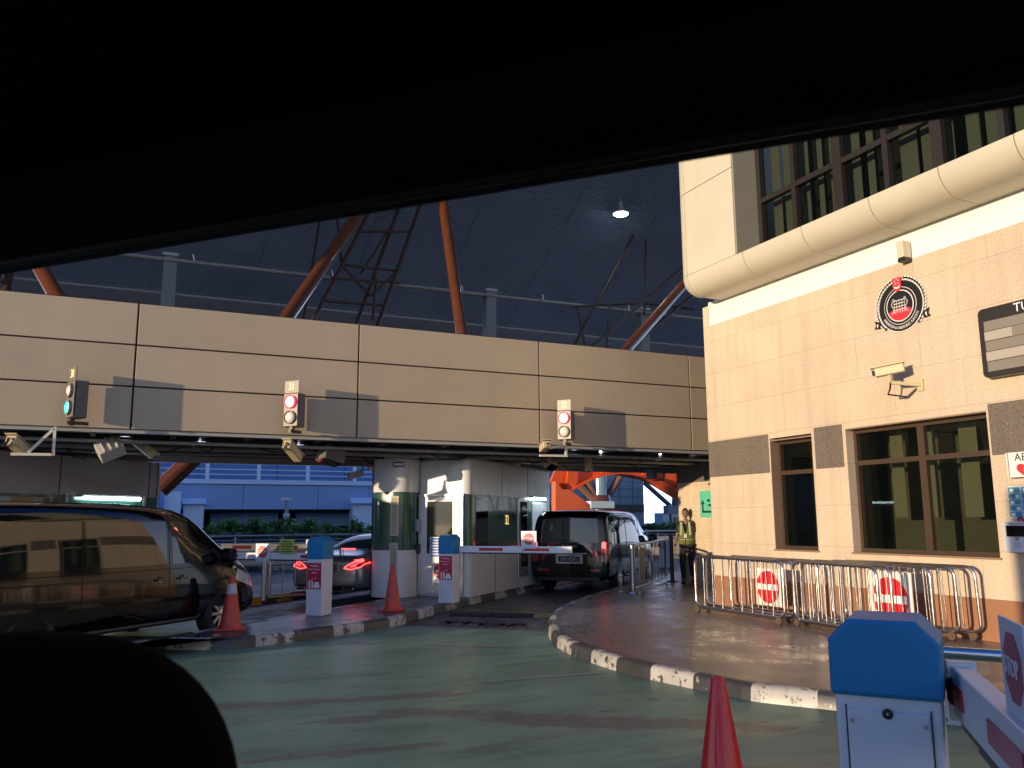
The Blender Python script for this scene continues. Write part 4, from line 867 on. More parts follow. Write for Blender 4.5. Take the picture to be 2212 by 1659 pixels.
# display board
a = px(2114, 668, BX - .1); b = px(2132, 818, BX - .1); t = thing('display_board', 'dark framed display board with grey slats at the right edge of the wall', 'display', (BX, 5.6, 3.4)); y1 = a.y; z1 = a.z - .02; z0 = b.z; y0 = 3.6
MB().prism([V((BX - .14, y, z)) for y, z in [(y0, z0), (y1 - .06, z0), (y1 - .018, z0 + .018), (y1, z0 + .06), (y1, z1 - .06), (y1 - .018, z1 - .018), (y1 - .06, z1), (y0, z1)]], (.13, 0, 0)).build('frame', M('display_frame', (.025, .022, .02), .35), t, bevel=.01)
slm = (M('slat_dark', (.20, .18, .155), .6), M('slat_light', (.36, .33, .29), .6)); hz_ = (z1 - .17 - z0 - .07) / 5
for k in range(5):
    zz = z1 - .17 - hz_ * (k + .5); yl = y1 - .08
    MB().box((BX - .142 - .002 * (k % 2), (y0 + .1 + yl) / 2, zz), (.012, yl - y0 - .1, hz_ - .006)).build('slat', slm[0], t)
    if k in (1, 3):
        e_ = yl - (.36 if k == 1 else 1.6); MB().box((BX - .152, (e_ + yl) / 2, zz), (.006, yl - e_, hz_ * .86)).build('pale_slat', slm[1], t)  # paler strip along part of the row
tp = px(2193, 668, BX - .145); MB().text('TUAS', .155, V((BX - .148, tp.y + .02, z1 - .088)), RX, Z, align='L').build('board_lettering', M('led_white', (.8, .85, .9), .5), t)
# AED things
c = px(2207, 1005, BX - .12) + Y * .09; t = thing('aed_sign', 'white projecting AED sign with a red heart at the right edge', 'sign', c); hy = .19
MB().box((BX - .12, c.y - .14, c.z + .01), (.02, .40, .30)).build('face_board', M('aed_white', (.72, .70, .68), .4), t); MB().box((BX - .06, c.y + .09, c.z + .01), (.12, .02, .30)).build('side_board', M('aed_side', (.66, .64, .6), .4), t)
q = BX - .132; MB().text('AED', .13, V((q, c.y - .14, c.z + .095)), RX, Z).build('sign_lettering', black, t)
hp_ = []
for i in range(28): a = 2 * math.pi * i / 28; hp_.append(V((q, c.y - .14, c.z - .055)) + RX * (.0068 * 16 * math.sin(a) ** 3) + Z * (.0062 * (13 * math.cos(a) - 5 * math.cos(2 * a) - 2 * math.cos(3 * a) - math.cos(4 * a))))
h_ = MB().prism(hp_, NX * .003).build('heart', redp, t)
MB().prism([V((q - .004, c.y - .14, c.z - .05)) + RX * a + Z * b for a, b in ((-.005, .05), (.03, .045), (.01, .01), (.03, .008), (-.015, -.07), (-.002, -.015), (-.022, -.012))], NX * .002).build('lightning_bolt', wht, h_)
c = px(2200, 1085, BX - .012) + Y * .04; t = thing('instruction_poster', 'pale blue poster with a grid of teal pictures under the AED sign', 'poster', c)
MB().box((BX - .008, c.y - .10, c.z), (.012, .34, .40)).build('sheet', M('poster_paper', (.52, .62, .70), .5), t)
for i in range(2):
    for j in range(5): k_ = MB().box((BX - .0165, c.y + .0 - i * .165, c.z + .15 - j * .073), (.004, .145, .062)).build('picture', M('poster_teal', (.05, .25, .31), .5), t); MB().box((BX - .0195, c.y - i * .165 + (-.04 if j % 2 else .03), c.z + .145 - j * .073), (.002, .045, .038)).build('figure', wht, k_)
c = px(2196, 1160, BX - .1) + Y * .04; t = thing('defibrillator_cabinet', 'white defibrillator cabinet with a dark window and red lamp on the wall', 'cabinet', c)
MB().box((BX - .09, c.y - .12, c.z), (.18, .40, .36)).build('cabinet_body', M('cab_white', (.66, .67, .68), .4), t, bevel=.008); q = BX - .184
MB().box((q, c.y - .10, c.z + .07), (.008, .25, .13)).build('window', glassd, t, bevel=.003); MB().lathe([(.04, 0), (.038, .04), (.02, .06), (0, .062)], (BX - .1, c.y - .11, c.z + .182), 16).build('alarm_lamp', M('alarm_red', (.25, .01, .02), .2, coat=1), t, smooth=40)
MB().text('DEFIBRILLATOR', .032, V((q, c.y - .10, c.z + .155)), RX, Z, sx=.9).build('cabinet_lettering', M('faded_red_ink', (.55, .25, .25), .5), t)
MB().box((q, c.y - .10, c.z - .09), (.006, .07, .08)).build('lock_plate', M('lock_grey', (.5, .5, .5), .4), t); MB().text('ZOLL', .04, V((q, c.y - .22, c.z - .12)), RX, Z).build('cabinet_lettering', M('blue_ink', (.05, .15, .5), .5), t)
h2 = [V((q, c.y - .10, c.z - .02)) + RX * (.0018 * 16 * math.sin(a) ** 3) + Z * (.0017 * (13 * math.cos(a) - 5 * math.cos(2 * a) - 2 * math.cos(3 * a) - math.cos(4 * a))) for a in [2 * math.pi * i / 24 for i in range(24)]]
MB().prism(h2, NX * .002).build('heart', M('heart_pink', (.55, .18, .2), .5), t)

# ---------------- steel crowd barriers leaning along the wall
def barricade(pA, pB, label, h=.90, wheel=True, nb=8, lean=0.):
    a, b = V((pA[0], pA[1], .15)), V((pB[0], pB[1], .15)); d = (b - a); ln = d.length; d.normalize(); n_ = V((d.y, -d.x, 0))
    t = thing('crowd_barrier', label, 'barrier', a.lerp(b, .5), 0, 'steel crowd barriers stacked by the wall')
    r = .12; z0, z1 = .10, h; up = (Z + n_ * lean).normalized(); o = a
    W_ = lambda u, z: o + d * u + up * z; pts = []
    for cx, cz, a0 in ((r, z0 + r, 180), (ln - r, z0 + r, 270), (ln - r, z1 - r, 0), (r, z1 - r, 90)):
        for k in range(6): q = R(a0 + 18 * k); pts.append(W_(cx + r * math.cos(q), cz + r * math.sin(q)))
    MB().tube(pts, .0215, 12, closed=True).build('frame', steel, t, smooth=60)
    for i in range(nb): u = ln * (i + 1) / (nb + 1); MB().cyl(W_(u, z0), W_(u, z1), .0085, n=8).build('bar', steel, t, smooth=50)
    if wheel:
        MB().tube([W_(.10, z0 + .01), W_(.10, z0 - .02) , W_(ln - .1, z0 - .02)], .018, 8).build('foot_rail', steel_d, t, smooth=50)
        for u in (.03, ln - .12): c_ = W_(u, .055); c_.z = .205; MB().cyl(c_ - n_ * .022, c_ + n_ * .022, .055, n=20).cyl(c_ - n_ * .03, c_ + n_ * .03, .018, n=10).build('caster', M('caster', (.10, .065, .045), .6, noise=.2), t, bevel=.006)
    return t
A0 = pz(1505, 1322, .15); A1 = pz(1697, 1352, .15); B0 = pz(1718, 1354, .15)
barricade(A0, A1, 'front steel barrier of the left stack, its wheel showing at the left end')
for i, (dx, dy, lb) in enumerate(((.25, .10, 'second steel barrier of the left stack, just behind the front one'), (.52, -.14, 'third steel barrier of the left stack, seen through the first two'), (.78, .12, 'rearmost steel barrier of the left stack, nearest the stone wall'))):
    if i < 2: barricade(A0 + V((dx * 1.2, dy, 0)), A1 + V((dx * .95, dy - .05, 0)), lb, wheel=i != 1, lean=.02 * i)
C0, C1 = pz(1720, 1352, .15), V((8.95, 7.28, 0)); 
barricade(C0, C0 + (pz(1900, 1385, .15) - C0) * 1.02, 'front steel barrier of the right stack, partly behind the near gate', nb=9)
for i, (dx, dy, e_, lb) in enumerate(((.22, .05, .05, 'second steel barrier of the right stack'), (.45, .1, -.25, 'third steel barrier of the right stack with its right end sticking out'), (.68, -.05, -.35, 'fourth steel barrier of the right stack, close to the no entry board'), (.86, -.12, -.45, 'rearmost steel barrier of the right stack, its end casting a shadow on the wall'))):
    barricade(C0 + V((dx, dy, 0)), V((8.62 + dx * 1.32, 7.70 + e_ * 1.15, 0)), lb, wheel=i != 1, lean=.015 * i)
def no_entry(cx, cy, xx, r, label, w2):
    c_ = px(cx, cy, xx); t = thing('no_entry_sign', label, 'sign', (c_.x, c_.y, .2), 0, 'no entry boards by the wall')
    MB().box(c_, (.015, w2, w2 * 1.02)).build('board', M('board_white', (.72, .70, .66), .5), t)
    mb = MB(); disc(mb, c_ + NX * .009, r, .003, 40); mb.build('red_disc', M('noentry_red', (.66, .02, .03), .4), t); MB().box(c_ + NX * .014, (.003, r * 1.86, r * .36)).build('white_bar', wht, t)
no_entry(1924, 1294, 9.35, .285, 'white board with red no entry disc behind the right stack of barriers', .70)
no_entry(1660, 1268, 9.35, .25, 'red no entry board behind the left stack of barriers', .56)
# steel rail and posts in the foreground right
t = thing('guard_rail', 'thick steel tube rail crossing behind the near barrier gate', 'rail', pz(2120, 1470, .15)); a = pz(1990, 1406, .75); b = pz(2212, 1420, .75); d = (b - a).normalized()
MB().cyl(a - d * .5, b + d * 1.2, .042, n=20).build('rail_tube', steel, t, smooth=50)
for q in (a - d * .4, b + d * .9): MB().cyl(V((q.x, q.y, .15)), V((q.x, q.y, .75)), .035, n=16).build('post', steel, t, smooth=50)
# steel fence beside the black van, post and chain
t = thing('steel_fence', 'low steel fence with two posts beside the black van in the lane', 'fence', pz(1372, 1281, .15)); a, b = pz(1368, 1281, .15), pz(1440, 1254, .15); d = (b - a).normalized(); n_ = (b - a).length
MB().cyl(a, a + Z * .98, .055, n=16).lathe([(.16, 0), (.15, .03), (.06, .05)], a, 20).build('post', steel_d, t, smooth=50)
pts = [a + Z * .92 + d * .05, a + Z * .97 + d * .3, a + Z * 1.02 + d * (n_ - .25), a + Z * .99 + d * (n_ - .08), a + Z * .88 + d * n_, a + Z * .12 + d * n_, a + Z * .08 + d * (n_ - .1), a + Z * .08 + d * .05]
MB().tube(pts, .026, 10).build('frame', steel_d, t, smooth=60)
for i in range(9): q = a + d * (.22 + i * (n_ - .4) / 8); MB().cyl(q + Z * .08, q + Z * .98, .011, n=8).build('bar', steel_d, t)
MB().bar(a + d * .75 + Z * .5, a + d * 1.25 + Z * .5, .02, .8).build('grey_board', M('fence_board', (.24, .21, .17), .6), t)
t = thing('chain_post', 'slim dark post with a sagging chain left of the walking guard', 'post', pz(1453, 1257, .15)); a = pz(1453, 1256, .15); MB().cyl(a, a + Z * 1.12, .05, n=16).lathe([(.14, 0), (.13, .02)], a, 20).cyl(a + Z * 1.12, a + Z * 1.16, .03, n=12).build('shaft', M('post_dark', (.06, .055, .05), .4, .6), t, smooth=50)
q = pz(1513, 1250, .15); MB().tube([a + Z * 1.08, a.lerp(q, .3) + Z * .99, a.lerp(q, .6) + Z * .97, q + Z * 1.05], .012, 6).build('chain', black, t)
# post and rail on the far island
t = thing('island_railing', 'steel post with a short barred rail on the yellow and black kerb', 'railing', lane(-11.7, 13.6, .15)); a = pz(569, 1297, .15) ; b = pz(660, 1290, .15); d = (b - a).normalized(); n_ = (b - a).length
MB().cyl(a, a + Z * 1.02, .055, n=16).build('post', steel_d, t, smooth=50)
MB().tube([a + d * .12 + Z * .05, a + d * .12 + Z * .85, a + d * .2 + Z * .95, a + d * (n_ + .8) + Z * .95, a + d * (n_ + .8) + Z * .05, a + d * .12 + Z * .05], .03, 10).build('frame', steel_d, t, smooth=60)
for i in range(6): q = a + d * (.4 + i * .28); MB().cyl(q + Z * .05, q + Z * .95, .011, n=8).build('bar', steel_d, t)
# ================================================================ vehicles (x = right, y = forward, z up)
vblack = M('van_black', (.004, .004, .0045), .08, coat=.25, spec=.28); vgrey = M('car_grey', (.17, .175, .185), .25, .6, coat=.8)
tint_g = M('tinted_glass', (.006, .007, .008), .03, spec=.8); seam_m = M('shut_line', (.001, .001, .001), .6)
tl_r = M('tail_red', (.30, .008, .01), .15, coat=1, noise=.3, ns=60); tl_on = M('tail_lit', (.8, .02, .02), .2, emit=3.2, ecol=(1, .05, .05)); silver = M('wheel_silver', (.50, .50, .51), .28, .9)
plate_w = M('plate_grey', (.40, .42, .44), .35)
def bisect_grid(poly, ax, ay, step):
    bm = bmesh.new(); bm.faces.new([bm.verts.new(p) for p in poly]); 
    for ax_ in (ax, ay):
        vals = [v.co.dot(ax_) for v in bm.verts]; lo, hi = min(vals), max(vals); k = int((hi - lo) / step)
        for i in range(1, k + 1):
            bmesh.ops.bisect_plane(bm, geom=bm.verts[:] + bm.edges[:] + bm.faces[:], plane_co=ax_ * (lo + (hi - lo) * i / (k + 1)), plane_no=ax_)
    bm.verts.ensure_lookup_table(); bm.verts.index_update(); r = ([v.co.copy() for v in bm.verts], [[v.index for v in f.verts] for f in bm.faces]); bm.free(); return r
class Shell:
    """finished body surface that panels, glass and lamps are laid on"""
    def __init__(s, body):
        s.body = body; bm = bmesh.new(); bm.from_mesh(body.data); s.t = bvhtree.BVHTree.FromBMesh(bm); bm.free()
    def hit(s, o, d): h = s.t.ray_cast(V(o), V(d)); return h[0], h[1]
    def patch(s, name, mat, poly, side, off=.004, step=.12, parent=None):
        """poly in (y,z) for side +1/-1, (x,z) for 'rear'/'front'"""
        if side in (1, -1): pts = [V((3 * side, a, b)) for a, b in poly]; d = V((-side, 0, 0)); u = Y
        elif side == 'rear': pts = [V((a, -3, b)) for a, b in poly]; d = Y.copy(); u = X
        else: pts = [V((a, 9, b)) for a, b in poly]; d = -Y; u = X
        vs, fs = bisect_grid(pts, u, Z, step); out = []
        for p in vs:
            h, n = s.hit(p, d)
            if h is None:
                h = p + d * (2.1 if side in (1, -1) else 3.1); n = -d
            if n.dot(d) > 0: n = -n
            out.append(h + n * off)
        return MB().add(out, fs).build(name, mat, parent or s.body.parent, world=False, smooth=60)
    def line(s, pts, side, wd=.008, off=.003):
        mb = MB(); d = V((-side, 0, 0)) if side in (1, -1) else Y.copy(); path = []
        for (a0, b0), (a1, b1) in zip(pts, pts[1:]):
            k = max(2, int(math.hypot(a1 - a0, b1 - b0) / .06))
            for i in range(k): t_ = i / k; path.append((a0 + (a1 - a0) * t_, b0 + (b1 - b0) * t_))
        path.append(pts[-1]); cur = []
        for a, b in path:
            o = V((3 * side, a, b)) if side in (1, -1) else V((a, -3, b)); h, n = s.hit(o, d)
            if h is not None: cur.append(h + n * off * .3)
        if len(cur) > 1: mb.tube(cur, wd / 2, 5)
        return mb
def ring(y, zb, zbelt, zt, wb, wbe, wt, lean=0., crown=.02):
    pts = [(0, zb), (.75 * wb, zb), (wb, zb + .05), (wb + .025, (zb + zbelt) * .5), (wbe, zbelt), (wbe + (wt - wbe) * .45 + .012, zbelt + (zt - zbelt) * .5), (wt, zt - min(.11, (zt - zbelt) * .3)), (wt * .86, zt - crown), (wt * .45, zt), (0, zt + .004)]
    full = pts + [(-a, b) for a, b in pts[-2:0:-1]]
    return [V((a, y + lean * ((b / max(zt, 1)) ** 2), b)) for a, b in full]
def car_body(name, rings, mat, parent, arches, sub=2):
    vs = [p for r in rings for p in r]; k = len(rings[0]); n = len(rings)
    fs = [[i * k + j, i * k + (j + 1) % k, (i + 1) * k + (j + 1) % k, (i + 1) * k + j] for i in range(n - 1) for j in range(k)]
    # end caps as quads across
    h = k // 2
    for base, flip in ((0, False), ((n - 1) * k, True)):
        for j in range(h):
            a, b, c_, d = base + j, base + (j + 1), base + (k - j - 1) % k, base + (k - j) % k
            q = [a, b, c_, d]; q = [x for i, x in enumerate(q) if x not in q[:i]]
            if len(q) >= 3: fs.append(q if not flip else q[::-1])
    o = MB().add(vs, fs).build(name, mat, parent, world=False, smooth=60, subd=sub); bake(o)
    cut = []
    for x0, x1, y, z, r in arches:
        c_ = MB().cyl((x0, y, z), (x1, y, z), r, n=40).build('cut', mat); m = o.modifiers.new('b', 'BOOLEAN'); m.object = c_; m.operation = 'DIFFERENCE'; m.solver = 'EXACT'; cut.append(c_)
    bake(o)
    for c_ in cut: bpy.data.objects.remove(c_)
    o.data.polygons.foreach_set('use_smooth', [True] * len(o.data.polygons)); o.data.set_sharp_from_angle(angle=R(38))
    return o
def wheel(t, x, y, r, side, spokes=10, rimr=.66):
    ax = Matrix.Rotation(R(90) * side, 3, 'Y'); w_ = .11
    tw = MB().lathe([(r * rimr, -w_), (r * .93, -w_), (r, -w_ * .75), (r, w_ * .75), (r * .95, w_), (r * .80, w_ + .006), (r * (rimr + .04), w_ * .92), (r * rimr, w_ * .85)], (x, y, r), 40, ax, cap=False).build('wheel', rubber, t, world=False, smooth=40)
    rm = MB(); rm.lathe([(r * rimr, w_ * .9), (r * (rimr - .05), w_ * .8), (r * (rimr - .07), w_ * .2), (r * (rimr - .07), -w_ * .8)], (x, y, r), 40, ax, cap=False)
    for i in range(spokes):
        a = 2 * math.pi * i / spokes; u = V((0, math.cos(a), math.sin(a))); c_ = V((x + side * w_ * .72, y, r)); rm.bar(c_ + u * r * .06, c_ + u * r * (rimr - .04) + X * side * .01, .045 * r / .35, .022, X)
    rm.lathe([(r * .16, 0), (r * .15, .02), (0, .028)], (x + side * w_ * .7, y, r), 20, ax); rm.build('rim', silver, tw, world=False, smooth=40)
    MB().lathe([(r * (rimr - .08), 0), (0, .002)], (x + side * w_ * .25, y, r), 28, ax).build('brake_disc', M('brake_dark', (.02, .02, .02), .5, .5), tw, world=False)

def make_van(label, loc, full=True):
    t = thing('van', label, 'van', loc, LA, 'black vans')
    S = []
    for a in ((-.0, .34, .98, 1.74, .84, .86, .78, .06), (.04, .27, 1.0, 1.84, .92, .93, .845, .10), (.16, .25, 1.02, 1.90, .945, .955, .87, .12), (.9, .25, 1.02, 1.925, .95, .96, .88, .0), (2.2, .25, 1.03, 1.925, .955, .96, .885, .0), (3.25, .25, 1.04, 1.90, .955, .955, .86, .0),
              (3.75, .25, 1.05, 1.76, .95, .95, .74, .0), (4.15, .25, 1.05, 1.46, .945, .935, .76, .0), (4.48, .25, 1.03, 1.17, .94, .91, .82, .0), (4.80, .25, .90, 1.02, .90, .86, .74, .0), (5.03, .27, .76, .88, .80, .76, .64, .0), (5.12, .33, .60, .72, .66, .62, .54, .0)): S.append(ring(*a))
    ar = [(s * .60, s * 1.3, y, .34, .415) for s in (1, -1) for y in (1.02, 4.16)]
    body = car_body('body', S, vblack, t, ar); sh = Shell(body)
    MB().box((0, 2.6, .42), (1.3, 4.6, .3)).build('underbody', seam_m, t, world=False)
    for s in (1, -1):
        for y in (1.02, 4.16): wheel(t, s * .85, y, .345, s)
        for nm, poly in (('rear_side_window', [(.34, 1.12), (1.62, 1.10), (1.64, 1.66), (.50, 1.68)]), ('side_window', [(1.70, 1.10), (3.02, 1.10), (3.02, 1.67), (1.70, 1.67)]), ('front_window', [(3.12, 1.10), (4.22, 1.08), (4.05, 1.26), (3.72, 1.54), (3.45, 1.66), (3.12, 1.67)])):
            sh.patch(nm, tint_g, poly, s, .003)
        mb = MB()
        for ln_ in ([(1.67, .42), (1.66, 1.73)], [(3.07, .36), (3.07, 1.72)], [(4.02, .62), (4.12, .95), (4.28, 1.10)], [(.26, 1.045), (4.2, 1.03)], [(.3, .95), (1.6, .95)]): mb2 = sh.line(ln_, s); mb.add(mb2.v, mb2.f)
        mb.build('shut_line', seam_m, t, world=False)
        for y in (2.90, 3.30):
            h, n = sh.hit((3 * s, y, .90), (-s, 0, 0))
            if h: MB().lathe([(.055, 0), (.05, .008), (0, .004)], h, 20, Matrix.Rotation(R(90) * s, 3, 'Y')).bar(h + V((s * .03, -.08, 0)), h + V((s * .03, .08, 0)), .02, .026).build('door_handle', M('handle_black', (.01, .01, .01), .15, coat=1), t, world=False, bevel=.006)
        h, n = sh.hit((3 * s, 4.12, 1.08), (-s, 0, 0))
        mr = MB().box(h + V((s * .15, -.02, .10)), (.24, .14, .20)).build('mirror', vblack, t, world=False, bevel=.05); MB().bar(h, h + V((s * .1, 0, .06)), .06, .05).build('mirror_arm', black, mr, world=False)
        sh.patch('headlight', M('headlamp', (.45, .47, .5), .08, coat=1), [(4.42, .80), (4.92, .66), (4.86, .84), (4.48, .97)], s, .006, .06)
        sh.patch('indicator', M('side_lamp', (.55, .45, .38), .2, coat=1), [(4.36, .97), (4.46, .97), (4.45, 1.01), (4.37, 1.01)], s, .006, .05)
        MB().tube([(s * .93, 1.5, .36), (s * .95, 1.6, .33), (s * .95, 3.6, .33), (s * .93, 3.7, .36)], .03, 8).build('sill', black, t, world=False)
    # rear
    sh.patch('rear_window', tint_g, [(-.72, 1.14), (.72, 1.14), (.68, 1.70), (-.68, 1.70)], 'rear', .004)
    for s in (1, -1):
        lm = sh.patch('tail_light', tl_r, [(s * .76, .72), (s * .90, .70), (s * .90, 1.16), (s * .80, 1.18)], 'rear', .008, .06); sh.patch('brake_light', tl_on, [(s * .785, 1.02), (s * .875, 1.01), (s * .875, 1.15), (s * .80, 1.16)], 'rear', .013, .05, lm)
        sh.patch('bumper_reflector', tl_r, [(s * .50, .50), (s * .75, .50), (s * .75, .54), (s * .50, .54)], 'rear', .006, .06)
        sh.patch('side_tail_light', tl_r, [(.02, .72), (.14, .72), (.13, 1.14), (.03, 1.14)], s, .008, .05)
    h, n = sh.hit((0, -3, .93), Y)
    MB().box(h + V((0, -.03, -.03)), (.86, .06, .05)).build('chrome_handle_bar', chrome, t, world=False, bevel=.012)
    rc = h + V((0, -.006, -.16)); MB().box(rc, (.66, .02, .22)).build('plate_recess', chrome, t, world=False, bevel=.008)
    pl = MB().box(rc + V((0, -.014, 0)), (.54, .01, .15)).build('number_plate', M('plate_dark', (.02, .02, .022), .3), t, world=False)
    MB().box(rc + V((0, -.017, 0)), (.53, .008, .14)).box(rc + V((0, -.0195, 0)), (.515, .006, .125), mi=1).build('plate_border', [plate_w, M('plate_dark', (.02, .02, .022), .3)], pl, world=False)
    MB().text('JRN 8241', .115, rc + V((0, -.024, -.002)), (1, 0, 0), (0, 0, 1), sx=.90).build('plate_lettering', plate_w, pl, world=False)
    h, n = sh.hit((0, -3, 1.06), Y); ct = MB()
    E = lambda cx, a, b, k=20: [h + V((cx + a * math.cos(2 * math.pi * i / k), -.018, b * math.sin(2 * math.pi * i / k))) for i in range(k)]
    ct.tube(E(0, .075, .042), .007, 6, closed=True).bar(h + V((-.035, -.018, -.028)), h + V((-.01, -.018, .03)), .012, .01, Y).bar(h + V((.01, -.018, -.03)), h + V((.035, -.018, .028)), .012, .01, Y).bar(h + V((-.03, -.018, -.005)), h + V((.03, -.018, .005)), .012, .01, Y)
    for s in (-1, 1): ct.tube(E(s * .155, .048, .030, 14), .006, 5, closed=True).cyl(h + V((s * .145, -.018, 0)), h + V((s * .145, -.024, 0)), .014, n=10)
    ct.build('badge', chrome, t, world=False, smooth=50)
    h2, n = sh.hit((.62, -3, 1.05), Y); MB().text('Royale', .06, h2 + V((0, -.012, -.06)), (1, 0, 0), (0, 0, 1)).build('badge_lettering', chrome, t, world=False)
    MB().box((0, -.03, .32), (1.5, .10, .10)).build('bumper_skirt', black, t, world=False, bevel=.02)
    h3, n = sh.hit((-.2, -3, 1.18), Y); MB().bar(h3 + V((-.25, -.02, 0)), h3 + V((.3, -.02, .02)), .015, .012).build('wiper', black, t, world=False)
    MB().box((0, .10, 1.86), (1.30, .16, .03)).build('roof_spoiler', vblack, t, world=False, bevel=.012)
    return t
vanB = make_van('black van seen from behind in lane 32 with plate JRN 8241', lane(-6.25, 18.85))
MBp = copy_tree(vanB, lane(-9.66, 5.92), None, 'black van seen from its right side at the far left, behind the banded cone')
# driver glimpse and papers on the van shelf are not legible and left out

def make_sedan():
    t = thing('sedan_car', 'grey sedan with glowing red tail lights behind the left barrier gate', 'car', lane(-10.235, 14.85), LA)
    S = []
    for a in ((0, .36, .62, .84, .70, .74, .62, .02), (.05, .26, .66, .955, .84, .86, .74, .03), (.28, .23, .70, .985, .90, .915, .76, .0), (.75, .22, .74, 1.03, .93, .935, .70, .0), (1.25, .22, .78, 1.22, .935, .92, .62, .0), (1.8, .22, .80, 1.37, .935, .915, .60, .0), (2.5, .22, .80, 1.415, .935, .915, .61, .0), (3.1, .22, .79, 1.36, .935, .91, .60, .0), (3.6, .22, .78, 1.12, .93, .90, .64, .0), (4.0, .23, .74, .93, .92, .88, .72, .0), (4.6, .25, .66, .82, .84, .80, .66, .0), (4.92, .32, .52, .64, .62, .6, .5, .0)): S.append(ring(*a, crown=.012))
    body = car_body('body', S, vgrey, t, [(s * .62, s * 1.3, y, .33, .39) for s in (1, -1) for y in (1.02, 3.9)]); sh = Shell(body)
    MB().box((0, 2.5, .40), (1.3, 4.3, .25)).build('underbody', seam_m, t, world=False)
    for s in (1, -1):
        for y in (1.02, 3.9): wheel(t, s * .83, y, .335, s)
        sh.patch('side_window', tint_g, [(1.35, .97), (3.35, .95), (3.1, 1.14), (2.7, 1.28), (2.2, 1.31), (1.75, 1.24)], s, .003)
        mb = sh.line([(1.30, .955), (1.75, 1.25), (2.2, 1.33), (2.8, 1.29), (3.3, 1.04)], s, .02); mb.build('window_trim', chrome, t, world=False, smooth=50)
        mb = sh.line([(1.9, .3), (2.0, 1.0)], s); mb2 = sh.line([(.5, .80), (1.9, .86), (3.2, .80)], s, .012); mb.add(mb2.v, mb2.f); mb.build('shut_line', seam_m, t, world=False)
        # tail lamp: red body wrapping the corner, lit loop inside
        p1 = [(s * .43, .70), (s * .60, .665), (s * .82, .72), (s * .90, .86), (s * .86, .92), (s * .68, .86), (s * .52, .77)]
        lm = sh.patch('tail_light', tl_r, p1, 'rear', .010, .05)
        loop = []
        for i in range(len(p1)):
            a, b = p1[i], p1[(i + 1) % len(p1)]
            for k in range(4): loop.append((a[0] + (b[0] - a[0]) * k / 4, a[1] + (b[1] - a[1]) * k / 4))
        cxm = sum(a for a, b in loop) / len(loop); czm = sum(b for a, b in loop) / len(loop); pts = []
        for a, b in loop:
            a, b = cxm + (a - cxm) * .86, czm + (b - czm) * .80; h, n = sh.hit((a, -3, b), Y)
            if h is not None: pts.append(h + n * .015)
        MB().tube(pts, .011, 6, closed=True).build('light_strip', tl_on, lm, world=False)
        sh.patch('lamp_core', M('lamp_core', (.5, .03, .03), .2, emit=.8, ecol=(1, .08, .1)), [(s * .58, .73), (s * .72, .75), (s * .80, .84), (s * .66, .81)], 'rear', .016, .05, lm)
        sh.patch('side_tail_light', tl_on, [(.06, .80), (.26, .86), (.30, .90), (.08, .88)], s, .012, .05, lm)
        ex = MB().box((s * .58, .015, .30), (.24, .06, .07)).build('exhaust_tip', chrome, t, world=False, bevel=.02); MB().box((s * .58, -.012, .30), (.19, .02, .04)).build('exhaust_hole', black, ex, world=False)
    sh.patch('rear_window', tint_g, [(-.50, 1.09), (.50, 1.09), (.47, 1.33), (-.47, 1.33)], 'rear', .004, .06)
    sh.patch('high_brake_light', tl_on, [(-.20, 1.065), (.20, 1.065), (.20, 1.08), (-.20, 1.08)], 'rear', .010, .05)
    sh.patch('lower_diffuser', black, [(-.62, .27), (.62, .27), (.70, .37), (-.70, .37)], 'rear', .006, .08)
    sh.patch('bumper_line', seam_m, [(-.80, .555), (.80, .555), (.80, .563), (-.80, .563)], 'rear', .004, .06)
    h, n = sh.hit((0, -3, .72), Y); MB().box(h + V((0, -.01, 0)), (.54, .02, .13)).build('number_plate', M('plate_dark', (.02, .02, .022), .3), t, world=False)
    MB().box(h + V((0, -.015, .115)), (.72, .02, .02)).build('boot_trim', chrome, t, world=False)
    sh.patch('boot_line', seam_m, [(-.42, .60), (-.40, .60), (-.34, .90), (-.36, .90)], 'rear', .003, .05); sh.patch('boot_line', seam_m, [(.42, .60), (.40, .60), (.34, .90), (.36, .90)], 'rear', .003, .05)
    MB().box((0, 1.95, 1.44), (.03, .14, .05)).build('roof_antenna', vgrey, t, world=False, bevel=.015)
    return t
sedan = make_sedan()
# tall coach added unseen at left to shade the near road and wall
ch = thing('shade_coach', 'tall grey coach, unseen on our left, added to shade the near road', 'shade_coach', lane(-4.7, -14.3), LA); cbm = M('coach_body', (.45, .46, .47), .3, coat=.5)
ringwall(rounded(-1.25, 1.25, 0, 11.5, (.2, .2, .35, .35)), .45, 3.35).build('body', cbm, ch, world=False, smooth=30, bevel=.08)
for s in (-1, 1):
    for k in range(6): MB().box((s * 1.252, 1.3 + k * 1.7, 2.15), (.02, 1.6, 1.05)).build('side_window', tint_g, ch, world=False, bevel=.01)
    for y in (2.6, 9.0): wheel(ch, s * 1.05, y, .5, s)
MB().box((0, 11.5, 2.1), (2.1, .03, 1.5)).build('windscreen', tint_g, ch, world=False, bevel=.01)

# ================================================================ the guard walking towards us
gp = pz(1487, 1262, .15); gaz = math.atan2(gp.x, gp.y) + R(8)
skin_m = M('skin', (.20, .105, .07), .55, noise=.08, ns=10); cloth_b = M('dark_uniform', (.016, .015, .02), .85, bump=.2, bs=60); vest_m = M('vest_yellow', (.10, .13, .03), .8, noise=.12, ns=12, bump=.2, bs=50); vest_g = M('vest_grey', (.30, .31, .25), .6)
g = thing('person', 'person in a yellow green safety vest and dark clothes walking towards us on the pavement', 'person', gp, gaz + math.pi)
